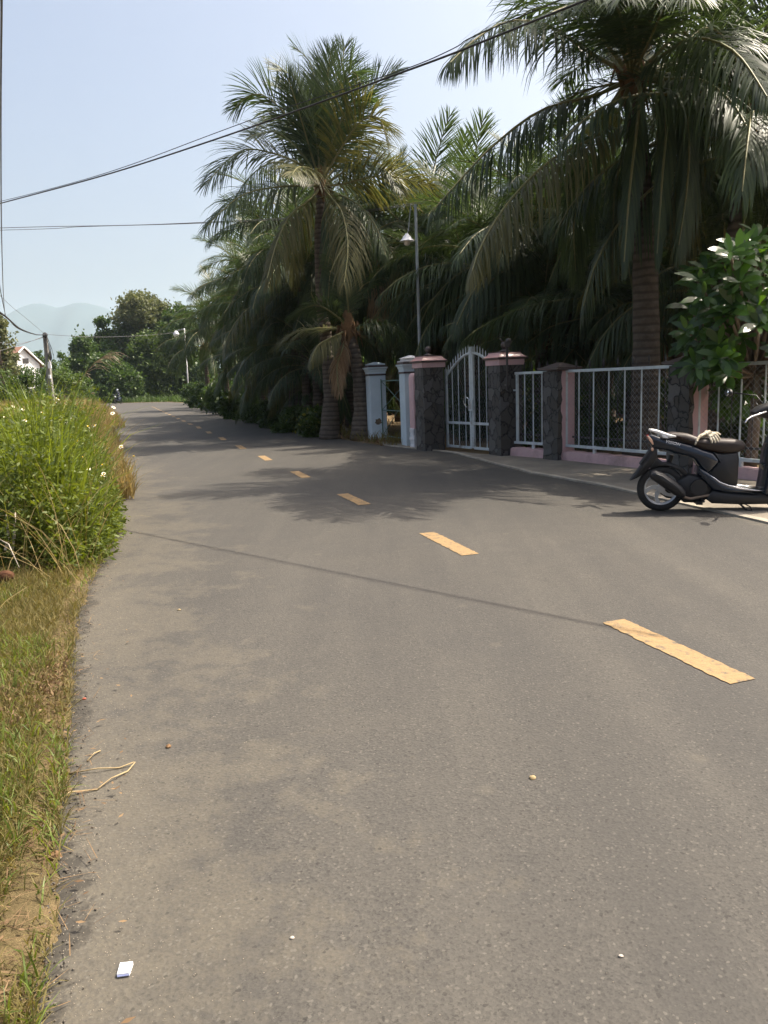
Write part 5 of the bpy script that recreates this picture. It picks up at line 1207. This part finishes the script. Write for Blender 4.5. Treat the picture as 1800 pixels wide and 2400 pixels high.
# dry reed plume leaning over the weeds
g0_ = at(135, 985, 11.5); t = thing('dry_reed', 'dry feathery reed plume arching above the weeds', 'reed', (g0_.x, 11.5, 0)); pts = [at(135, 985, 11.5), at(175, 905, 11.3), at(222, 850, 11.1), at(262, 822, 11)]; pts = [p - Vector((g0_.x, 11.5, 0)) for p in pts]; pts[0].z = 0.05
MB().tube(pts, [.007, .006, .004, .002], 5).build('stem', 'dry_twig', t); b_ = MB(); rr = random.Random(6)
for k in range(26):
    u = rr.uniform(1.4, 2.95); i = int(u); p = pts[i].lerp(pts[i + 1], u - i); l_ = rr.uniform(.12, .3); d = Vector((rr.uniform(.4, 1), rr.uniform(-.3, .3), rr.uniform(-.35, .25))).normalized(); b_.tube([p, p + d * l_ * .5 + Vector((0, 0, .02)), p + d * l_ - Vector((0, 0, .03))], [.004, .0055, .001], 4, cap=False)
b_.build('plume', 'plume', t)
# a few bleached sticks and a brown husk
g = gp(20, 1345)
for k, (pp, lab) in enumerate(((((12, 1290, 5.9), (20, 1255, 6.0), (15, 1205, 6.0)), 'bleached upright stick at left under the weeds'), (((28, 1300, 5.9), (34, 1250, 6.0), (36, 1190, 6.1)), 'second bleached stick just right of the first'), (((0, 1265, 5.8), (20, 1275, 5.7), (45, 1330, 5.6)), 'bent pale twig arching at the foot of the weeds'))):
    tag(MB().tube([at(*p) for p in pp], [.012, .011, .006] if k < 2 else [.004, .004, .003], 6).build('stick', 'pale_stick', smooth=True), lab, 'stick', 'bleached sticks under the weeds')
g = gp(18, 1392); t_ = MB(); t_.ell((0, 0, .035), (.065, .05, .045), 12, 8); o = t_.build('coconut_husk', 'husk_brown', smooth=True); o.location = (g.x, g.y, .1); tag(o, 'brown rounded husk lying in the grass at the left edge', 'husk')
for k, (pp, lab) in enumerate((([(130, 1890), (165, 1868), (228, 1855), (262, 1835), (300, 1812), (318, 1797)], 'long dry jointed twig lying on the road edge'), ([(160, 1818), (230, 1812), (280, 1804), (316, 1797)], 'straight dry twig lying behind the jointed one'), ([(60, 1918), (100, 1908), (140, 1903)], 'short dark twig at the foot of the grass'), ([(205, 1788), (222, 1776), (235, 1764)], 'tiny curved twig above the long dry twig'))):
    P = [gp(x_, y_) + Vector((0, 0, .008 + .012 * (i % 2))) for i, (x_, y_) in enumerate(pp)]; tag(MB().tube(P, [.0024 if i % 2 else .0034 for i in range(len(P))], 6).build('twig', 'dry_twig', smooth=True), lab, 'twig', 'dry twigs on the road edge')
cr = [gp(275, 2296), gp(304, 2292), gp(313, 2265), gp(283, 2268)]; cc = sum(cr, Vector()) / 4; t = thing('paper_scrap', 'small square white paper packet with a blue edge lying on the road', 'paper', (cc.x, cc.y, .004))
b_ = MB(); q = [Vector((p.x - cc.x, p.y - cc.y, 0)) for p in cr]; b_.add([p + Vector((0, 0, .002)) for p in q] + [p * .97 + Vector((0, 0, .011)) for p in q], [(0, 3, 2, 1), (4, 5, 6, 7)] + [(i, (i + 1) % 4, 4 + (i + 1) % 4, 4 + i) for i in range(4)]); b_.build('sheet', 'paper_white', t)
b_ = MB(); e0, e1 = q[0], q[1]; nrm = (q[0] - q[3]).normalized() * .003; b_.add([e0 * .98 + Vector((0, 0, .003)), e1 * .98 + Vector((0, 0, .003)), e1 * .98 + nrm + Vector((0, 0, .006)), e0 * .98 + nrm + Vector((0, 0, .006)), e0 * .9 + Vector((0, 0, .0125)), e0 * .2 + q[3] * .7 + Vector((0, 0, .0125))], [(0, 1, 2, 3)]); b_.build('blue_edge', 'paper_blue', t)
# stones and scraps
rr = random.Random(12)
def rock(px, py, s, lab, mat='field_stone', name='stone', cat='stone', group='loose stones by the road', z=0):
    g = gp(px, py); b_ = MB(); b_.ell((0, 0, .25 * s), (s * rr.uniform(.8, 1.2), s * rr.uniform(.7, 1.1), s * .62), 10, 7); b_.v = [(v[0] * rr.uniform(.85, 1.12), v[1] * rr.uniform(.85, 1.12), v[2] * rr.uniform(.85, 1.1)) for v in b_.v]
    o = b_.build(name, mat, smooth='angle'); o.location = (g.x, g.y, z); return tag(o, lab, cat, group)
for px, py, s, lab in ((757, 1003, .16, 'pale stone at the grove edge left of the blue post'), (803, 1005, .13, 'rounded grey stone close to the young palm trunk'), (645, 985, .14, 'pale stone lying by the second roadside shrub'), (815, 1010, .1, 'small grey stone nearest the blue post'), (850, 994, .12, 'pinkish stone beside the blue post foot')): rock(px, py, s, lab)
for px, py, s, lab, m_ in ((1455, 2246, .006, 'pale chip of stone on the near asphalt', 'pale_stick'), (1248, 1827, .012, 'pale sandy pebble right of centre on the road', 'dry_twig'), (198, 1641, .009, 'orange scrap near the dusty road edge', 'red_paint'), (395, 1754, .014, 'orange scrap further in on the dusty asphalt', 'dead_brown'), (130, 2014, .025, 'dry brown seed husk at the road edge', 'dead_brown'), (420, 1432, .011, 'tan pebble in front of the cable shadow', 'dry_twig'), (685, 2203, .006, 'tiny grey pebble on the lower road', 'pale_stick')): rock(px, py, s, lab, m_, 'pebble', 'pebble', 'scraps and pebbles on the road', .005)
# ------------------------------------------------------------------ the scooter (x forward, y to its left, z up; origin where the rear wheel meets the ground)
K_ = .00098
def q(cx, cy): return ((cx - 485) * K_, (1375 - cy) * K_)
def qs(*a): return [q(*p) for p in a]
sg_ = gp(1547, 1199)
sc_o = thing('scooter', 'dark navy scooter with silver grab rail parked on its side stand by the kerb', 'scooter', sg_ + Vector((0, 0, .008)), math.atan2(-.2, .98))
def wheel(x, name):
    b_ = MB(); R_, r_ = .205, .042
    prof = [(R_ - .028, -.034), (R_ - .005, -.043), (R_ + .022, -.038), (R_ + .038, -.02), (R_ + .043, 0), (R_ + .038, .02), (R_ + .022, .038), (R_ - .005, .043), (R_ - .028, .034)]
    tyre = b_.lathe(prof + [prof[0]], 40, (x, 0, .248), 'Y').build(name, 'tyre_rubber', sc_o, smooth=True)
    b_ = MB(); b_.lathe([(.186, -.036), (.192, -.036), (.178, -.024), (.165, -.01), (.165, .01), (.178, .024), (.192, .036), (.186, .036), (.158, .012), (.158, -.012), (.186, -.036)], 40, (x, 0, .248), 'Y')
    for k in range(5):
        a0 = 2 * PI * k / 5 + .3; P = []
        for u in np.linspace(0, 1, 6): a_ = a0 + .55 * u ** 1.4; rr_ = .035 + .13 * u; P.append((x + rr_ * math.cos(a_), 0, .248 + rr_ * math.sin(a_)))
        w0 = [.024, .022, .017, .015, .017, .022]; vs = []
        for i, p in enumerate(P):
            dx, dz = (P[min(i + 1, 5)][0] - P[max(i - 1, 0)][0], P[min(i + 1, 5)][2] - P[max(i - 1, 0)][2]); L_ = math.hypot(dx, dz); nx, nz = -dz / L_ * w0[i], dx / L_ * w0[i]
            vs += [(p[0] + nx, -.017, p[2] + nz), (p[0] - nx, -.017, p[2] - nz), (p[0] - nx, .017, p[2] - nz), (p[0] + nx, .017, p[2] + nz)]
        b_.add(vs, [(0, 3, 2, 1), (20, 21, 22, 23)] + [(4 * i + j, 4 * i + (j + 1) % 4, 4 * i + 4 + (j + 1) % 4, 4 * i + 4 + j) for i in range(5) for j in range(4)])
    b_.lathe([(0, -.03), (.04, -.03), (.045, -.02), (.045, .02), (0, .03)], 20, (x, 0, .248), 'Y')
    b_.build('rim', 'alloy_silver', tyre, smooth='angle')
    return tyre
sc_o.scale = (.955, .955, .955)
wheel(0, 'rear_wheel'); wheel(1.25, 'front_wheel')
# engine and swing arm
e = MB(); e.slab(qs((470, 1120), (560, 1040), (700, 990), (900, 1000), (1010, 1080), (1040, 1180), (960, 1260), (760, 1280), (560, 1240), (470, 1180)), .05, .17, .025)
e.slab(qs((640, 1030), (760, 960), (960, 990), (1010, 1080), (1010, 1200), (900, 1270), (720, 1270), (650, 1190)), -.1, .08, .03)
e.tube([(q(860, 1100)[0], -.13, q(860, 1100)[1]), (q(860, 1100)[0], .05, q(860, 1100)[1])], .085, 16); e.build('engine', 'black_plastic', sc_o, smooth='angle')
e = MB(); e.tube([(-.0, .11, .25), (.25, .11, .26)], .03, 8); e.tube([(*[q(520, 1130)[0]], .12, .33), (q(610, 760)[0], .1, q(610, 760)[1])], .028, 10); e.build('swing_arm', 'black_plastic', sc_o, smooth='angle')
# muffler on the right side
P = [q(352, 935), q(385, 945), q(460, 985), q(560, 1060), q(640, 1125), q(690, 1165), q(705, 1190)]
MB().tube([(p[0], -.165, p[1]) for p in P], [.035, .056, .064, .066, .06, .042, .02], 16).build('muffler', 'muffler_steel', sc_o, smooth='angle')
b_ = MB(); b_.slab(qs((400, 925), (470, 950), (600, 1050), (680, 1130), (660, 1150), (570, 1090), (450, 1000), (395, 955)), -.242, -.225, .006); b_.build('heat_shield', 'black_plastic', sc_o, smooth='angle')
P = [q(680, 1165), q(720, 1205), q(780, 1222), q(880, 1200), q(1000, 1185), q(1060, 1190)]
MB().tube([(p[0], -.15 + .012 * i, p[1]) for i, p in enumerate(P)], [.016] * 6, 10).build('exhaust_pipe', 'rusty_pipe', sc_o, smooth=True)
# rear fender with number plate holder
b_ = MB(); b_.slab(qs((395, 640), (430, 690), (440, 760), (390, 850), (300, 950), (220, 1000), (155, 1025), (200, 960), (270, 860), (330, 760), (370, 690)), -.055, .055, .008); b_.build('rear_fender', 'black_plastic', sc_o, smooth='angle')
b_ = MB(); b_.slab(qs((378, 665), (388, 672), (305, 810), (265, 850), (255, 845), (320, 745)), -.06, .06, .004); b_.build('number_plate', 'black_plastic', sc_o, smooth='angle')
b_ = MB(); b_.slab(qs((420, 760), (500, 830), (610, 845), (720, 900), (770, 980), (730, 990), (660, 920), (560, 870), (450, 870), (380, 900), (360, 880)), -.05, .05, .008); b_.build('inner_fender', 'black_plastic', sc_o, smooth='angle')
# tail and side cowl: narrower at the tail, fuller under the seat
def cowl(prof, y_in, y_out, bev, name, mat):
    b_ = MB(); b_.slab(prof, -y_out, y_out, bev); o = b_.build(name, mat, sc_o, smooth='angle'); return o
side = qs((325, 525), (380, 520), (480, 560), (560, 580), (680, 610), (790, 640), (900, 690), (1000, 720), (1060, 790), (1070, 830), (1010, 900), (950, 960), (880, 900), (810, 790), (740, 760), (620, 730), (520, 690), (440, 680), (385, 665), (345, 590))
cw = cowl(side, 0, .135, .04, 'side_cowl', 'navy_paint')
for v in cw.data.vertices:
    f_ = max(0, min(1, (v.co.x + .17) / .5)); v.co.y *= .42 + .58 * f_ ** .7
lo = qs((860, 880), (960, 940), (1070, 1040), (1160, 1085), (1280, 1110), (1420, 1135), (1540, 1140), (1530, 1165), (1400, 1180), (1240, 1165), (1100, 1150), (1000, 1130), (940, 1060), (850, 950))
cowl(lo, 0, .15, .025, 'floor_cowl', 'navy_paint')
b_ = MB(); b_.slab(qs((1000, 1130), (1100, 1150), (1240, 1165), (1400, 1180), (1560, 1160), (1640, 1180), (1700, 1260), (1640, 1285), (1300, 1290), (1000, 1275), (940, 1230)), -.13, .13, .02); b_.build('belly_pan', 'black_plastic', sc_o, smooth='angle')
ap = [(970, 965), (1020, 1000), (1070, 1042), (1160, 1078), (1280, 1108), (1400, 1128), (1530, 1138)]
for s_ in (-1, 1): MB().tube([(q(*p)[0], s_ * .152, q(*p)[1]) for p in ap], [.004, .006, .007, .007, .007, .007, .004], 6).build('trim_strip', 'chrome', sc_o, smooth=True)
b_ = MB(); b_.slab(qs((1000, 720), (1090, 740), (1250, 730), (1262, 800), (1255, 1090), (1160, 1078), (1070, 1040), (960, 950), (1060, 830)), -.125, .125, .02); b_.build('under_seat_panel', 'black_plastic', sc_o, smooth='angle')
# seat with a step
b_ = MB(); b_.slab(qs((520, 510), (600, 500), (720, 515), (780, 530), (850, 560), (920, 572), (1090, 580), (1220, 590), (1300, 610), (1335, 650), (1320, 700), (1250, 735), (1150, 745), (1020, 720), (900, 690), (780, 640), (650, 590), (560, 565)), -.13, .13, .045); st = b_.build('seat', 'seat_vinyl', sc_o, smooth='angle')
for v in st.data.vertices:
    f_ = max(0, min(1, (v.co.x - .02) / .35)); v.co.y *= .66 + .34 * f_
    if v.co.x > .7: v.co.y *= 1 - (v.co.x - .7) * 2.2
# grab rail
b_ = MB()
for s_ in (-1, 1):
    P = [q(365, 472), q(430, 490), q(500, 520), q(560, 537), q(612, 540)]
    b_.tube([(p[0], s_ * (.06 + .018 * i), p[1]) for i, p in enumerate(P)], [.011, .018, .022, .018, .008], 10)
b_.tube([(q(365, 472)[0], -.065, q(365, 472)[1]), (q(358, 470)[0], 0, q(358, 470)[1]), (q(365, 472)[0], .065, q(365, 472)[1])], [.012, .016, .012], 8)
b_.slab(qs((470, 525), (520, 530), (540, 560), (480, 555)), -.12, .12, .006)
b_.build('grab_rail', 'rail_white', sc_o, smooth='angle')
b_ = MB(); b_.slab(qs((318, 527), (335, 520), (372, 560), (395, 625), (388, 640), (350, 590)), -.062, .062, .01); b_.build('tail_light', 'lens_red', sc_o, smooth='angle')
for s_ in (-1, 1):
    b_ = MB(); b_.slab(qs((322, 530), (345, 535), (380, 580), (392, 625), (380, 630), (345, 580)), min(s_ * .064, s_ * .082), max(s_ * .064, s_ * .082), .006); b_.build('indicator', 'lens_orange', sc_o, smooth='angle')
b_ = MB(); b_.ell((q(380, 680)[0], -.06, q(380, 680)[1]), (.016, .02, .02), 10, 7); b_.build('reflector', 'lens_orange', sc_o, smooth=True)
# front: leg shield, fork, fender, head
b_ = MB(); b_.slab(qs((1530, 1165), (1555, 1000), (1570, 800), (1580, 700), (1600, 650), (1660, 640), (1740, 660), (1800, 760), (1820, 900), (1790, 1060), (1740, 1180), (1660, 1250)), -.2, .2, .05); sh_ = b_.build('leg_shield', 'navy_paint', sc_o, smooth='angle')
for v in sh_.data.vertices:
    f_ = max(0, (v.co.x - 1.1) / .25); v.co.y *= 1 - .55 * min(1, f_)
b_ = MB(); b_.slab(qs((1590, 640), (1640, 520), (1660, 420), (1720, 400), (1760, 500), (1760, 660)), -.07, .07, .02); b_.build('steering_column', 'black_plastic', sc_o, smooth='angle')
b_ = MB(); b_.slab(qs((1440, 300), (1500, 250), (1600, 215), (1700, 210), (1780, 260), (1830, 340), (1820, 420), (1740, 450), (1650, 420), (1590, 380), (1500, 350), (1450, 330)), -.1, .1, .04); hd = b_.build('handlebar_cowl', 'black_plastic', sc_o, smooth='angle')
b_ = MB(); b_.slab(qs((1800, 290), (1835, 340), (1820, 415), (1790, 400)), -.08, .08, .01); b_.build('headlight', 'lens_clear', hd, smooth='angle')
b_ = MB(); b_.slab(qs((1600, 225), (1680, 222), (1700, 250), (1640, 290), (1610, 270)), -.075, .075, .01); b_.build('dial', 'lens_clear', hd, smooth='angle')
for s_ in (-1, 1):
    b_ = MB(); p0, p1 = q(1640, 310), q(1560, 305); b_.tube([(p0[0], s_ * .09, p0[1]), (p0[0] - .02, s_ * .2, p0[1]), (p1[0], s_ * .33, p1[1])], .016, 10); b_.build('grip', 'black_plastic', sc_o, smooth=True)
    b_ = MB(); P = [q(1600, 300), q(1510, 325), q(1440, 345), q(1395, 370), q(1370, 400)] if s_ < 0 else [q(1650, 320), q(1640, 330), q(1600, 335)]
    b_.tube([(p[0], s_ * (.15 + .03 * i), p[1]) for i, p in enumerate(P)], [.009] * (len(P) - 1) + [.007], 8); b_.build('brake_lever', 'chrome', sc_o, smooth=True)
    p0 = q(1600, 240); p1 = (q(1290, 105) if s_ > 0 else q(1700, -120)); b_ = MB(); b_.tube([(p0[0], s_ * .15, p0[1]), (p0[0] - .05, s_ * .24, (p0[1] + p1[1]) / 2 + .03), (p1[0] + .03, s_ * .3, p1[1])], .007, 6)
    b_.build('mirror_stem', 'black_plastic', sc_o, smooth=True)
    b_ = MB(); b_.ell((p1[0], s_ * .34, p1[1]), (.035, .09, .045), 16, 10); m_ = b_.build('mirror', 'black_plastic', sc_o, smooth=True)
    b_ = MB(); b_.ell((p1[0] - .024, s_ * .34, p1[1]), (.014, .078, .036), 16, 10); b_.build('glass', 'mirror_glass', m_, smooth=True)
b_ = MB()
for s_ in (-1, 1): b_.tube([(1.25, s_ * .075, .248), (1.14, s_ * .06, .62)], .02, 10)
b_.build('fork', 'black_plastic', sc_o, smooth=True)
b_ = MB(); b_.slab([(1.0, .5), (1.08, .53), (1.25, .52), (1.4, .46), (1.5, .36), (1.46, .35), (1.37, .42), (1.25, .47), (1.1, .48), (1.02, .44)], -.06, .06, .015); b_.build('front_fender', 'navy_paint', sc_o, smooth='angle')
for ch in sc_o.children:
    nm = ch.name.split('.')[0]
    if nm in ('handlebar_cowl', 'steering_column', 'grip', 'mirror_stem', 'mirror'): ch.location.x -= .05
    if nm == 'brake_lever': ch.location.x -= .1
    if nm == 'leg_shield': ch.location.x -= .03
# side stand
P0, P1, P2 = q(1290, 1280), q(1370, 1380), q(1412, 1385); b_ = MB(); b_.tube([(P0[0], -.02, P0[1]), (P1[0], -.09, .012), (P2[0], -.1, .01)], .011, 8); b_.tube([(P0[0] + .05, -.02, P0[1] - .01), (P1[0] + .035, -.07, .05), (P2[0], -.1, .012)], .006, 6); b_.build('side_stand', 'black_plastic', sc_o, smooth='angle')
b_ = MB(); b_.box((q(870, 1270)[0], 0, q(870, 1270)[1]), (.06, .3, .03)); b_.tube([(q(900, 1240)[0], -.2, q(900, 1240)[1]), (q(900, 1240)[0], .2, q(900, 1240)[1])], .014, 8); b_.build('foot_peg', 'black_plastic', sc_o, smooth='angle')
def lettering(txt, c, size, y, tilt, shear=.3):
    cu = bpy.data.curves.new('lettering', 'FONT'); cu.body = txt; cu.size = size; cu.extrude = .0012; cu.shear = shear; cu.space_character = 1.15; cu.align_x = 'CENTER'
    dg_o = bpy.data.objects.new('tmp', cu); C.objects.link(dg_o); bpy.context.view_layer.update(); me = bpy.data.meshes.new_from_object(dg_o.evaluated_get(bpy.context.evaluated_depsgraph_get())); bpy.data.objects.remove(dg_o)
    me.name = 'lettering'; me.materials.clear(); me.materials.append(MATS['decal_white']); o = link(bpy.data.objects.new('lettering', me), sc_o); o.location = (c[0], y, c[1]); o.rotation_euler = (PI / 2, tilt, 0); return o
lettering('VISION', q(575, 622), .045, -.134, .28).rotation_euler = (PI / 2, .27, .13)
lettering('HONDA', q(1660, 700), .024, -.2035, 0, .1).rotation_euler = (PI / 2, 0, 0)

# a pair of knitted work gloves dropped on the seat
def glove(label, c, rz, curl, spread, droop):
    t = MB(); palm = [(-.06, 0, .0), (-.03, 0, .006), (.01, 0, .01), (.035, 0, .006)]
    b_ = MB()
    for y_ in (-.026, -.01, .01, .026): b_.tube([(p[0], y_, p[2] + .002) for p in palm], [.013, .016, .017, .014], 8)
    b_.tube([(-.11, 0, -.002), (-.085, 0, .0), (-.055, 0, .004)], [.026, .028, .03], 10)
    for i, (y_, L_) in enumerate(((-.033, .062), (-.011, .075), (.011, .08), (.033, .068))):
        a_ = (i - 1.5) * spread; P = [Vector((.025, y_, .006))]; d = Vector((math.cos(a_), math.sin(a_), .05)); 
        for k in range(3): d = (d + Vector((0, 0, -droop * (1 + .35 * i * curl)))).normalized(); P.append(P[-1] + d * L_ / 3)
        P.append(P[-1] + d * .006); b_.tube(P, [.0125, .0118, .0112, .0105, .005], 8)
    P = [Vector((-.03, .03, .004)), Vector((-.005, .058, .002)), Vector((.022, .07, -.008)), Vector((.036, .073, -.016))]; b_.tube(P, [.014, .0125, .011, .006], 8)
    o = b_.build('work_glove', 'glove_knit'); md = o.modifiers.new('fuse', 'REMESH'); md.mode = 'VOXEL'; md.voxel_size = .0032; md.use_smooth_shade = True
    s2 = o.modifiers.new('smooth', 'SMOOTH'); s2.iterations = 3; s2.factor = .5
    o.location = c; o.rotation_euler = rz; tag(o, label, 'glove', 'work gloves on the scooter seat'); return o
bpy.context.view_layer.update()
MW = sc_o.matrix_world.copy()
pg = MW @ Vector((q(880, 590)[0], -.085, q(880, 572)[1] + .012)); hz_ = math.atan2(-.2, .98)
glove('beige knitted work glove hanging its fingers down towards the tail of the scooter', pg, (R(38), R(28), hz_ + R(200)), .3, .12, .22)
pg = MW @ Vector((q(985, 580)[0], -.07, q(985, 572)[1] + .026)); glove('beige knitted work glove curled on top of the seat with its fingertips forward', pg, (R(25), R(14), hz_ - R(70)), .6, .15, .5)

# far rider on a small motorbike coming round the bend
g = gp(276, 945); g = Vector((at(277, 940, 92).x, 92, 0)); t = thing('motorbike', 'small dark motorbike far off at the road bend', 'motorbike', g, R(-100))
for x_ in (-.62, .62): MB().lathe([(.24, -.04), (.29, -.03), (.29, .03), (.24, .04), (.22, 0), (.24, -.04)], 20, (x_, 0, .29), 'Y').build('wheel', 'tyre_rubber', t, smooth=True)
MB().slab([(-.7, .62), (-.5, .8), (-.05, .78), (.1, .7), (.4, .85), (.55, 1.0), (.62, .85), (.5, .4), (.2, .3), (-.3, .35)], -.13, .13, .05).build('body', 'navy_paint', t, smooth='angle')
b_ = MB(); b_.tube([(.5, -.33, 1.05), (.52, 0, 1.0), (.5, .33, 1.05)], .02, 6); b_.tube([(.55, 0, .95), (.62, 0, .3)], .035, 6); b_.build('handlebar', 'black_plastic', t); b_ = MB(); b_.ell((.63, 0, .86), (.06, .1, .1), 10, 8); b_.build('headlight', 'lens_clear', t, smooth=True)
b_ = MB(); mw_ = t
for s_ in (-1, 1):
    b_.tube([(-.15, s_ * .1, .86), (.2, s_ * .2, .86), (.28, s_ * .2, .6), (.2, s_ * .17, .38)], [.1, .085, .065, .05], 8); b_.ell((.28, s_ * .17, .36), (.13, .05, .05), 8, 6)
    b_.tube([(-.08, s_ * .19, 1.32), (.08, s_ * .27, 1.12), (.42, s_ * .3, 1.07)], [.065, .055, .042], 8)
    for f_ in range(5): b_.tube([(.4, s_ * (.27 + .018 * f_), 1.07), (.47, s_ * (.27 + .018 * f_), 1.085), (.49, s_ * (.27 + .018 * f_), 1.05)], .011, 5)
b_.tube([(-.18, 0, .8), (-.16, 0, 1.0), (-.1, 0, 1.25), (-.08, 0, 1.38), (-.06, 0, 1.5)], [.17, .16, .19, .15, .06], 10); b_.ell((-.02, 0, 1.6), (.1, .085, .125), 12, 10); b_.ell((.08, 0, 1.59), (.02, .015, .02), 6, 5)
o = b_.build('person', 'cloth_dark'); md = o.modifiers.new('fuse', 'REMESH'); md.mode = 'VOXEL'; md.voxel_size = .018; md.use_smooth_shade = True
o.location = g; o.rotation_euler = (0, 0, R(-100)); tag(o, 'person in dark clothes and pale helmet riding the far motorbike', 'person')
b_ = MB(); b_.lathe([(.125, .0), (.135, .05), (.12, .1), (.07, .145), (0, .155)], 16, (-.03, 0, 1.6)); b_.build('helmet', 'galvanised', o, smooth=True); b_ = MB(); b_.slab([(.0, 1.5), (.09, 1.5), (.1, 1.58), (.0, 1.58)], -.07, .07, .015); b_.build('face_mask', 'cloth_white', o, smooth='angle')

# ------------------------------------------------------------------ the hazy air
hb = MB(); hb.box((0, 3300, 280.5), (12600, 7000, 563)); 
hm = bpy.data.materials.new('haze'); hm.use_nodes = True; MATS['haze'] = hm; n_ = hm.node_tree; n_.nodes.remove(n_.nodes['Principled BSDF']); vol = n_.nodes.new('ShaderNodeVolumePrincipled')
vol.inputs['Color'].default_value = (.68, .86, 1.0, 1); vol.inputs['Density'].default_value = .00015; vol.inputs['Anisotropy'].default_value = .25; n_.links.new(vol.outputs[0], n_.nodes['Material Output'].inputs['Volume'])
hz = hb.build('haze', 'haze'); hz['kind'] = 'stuff'; hz.display_type = 'WIRE'
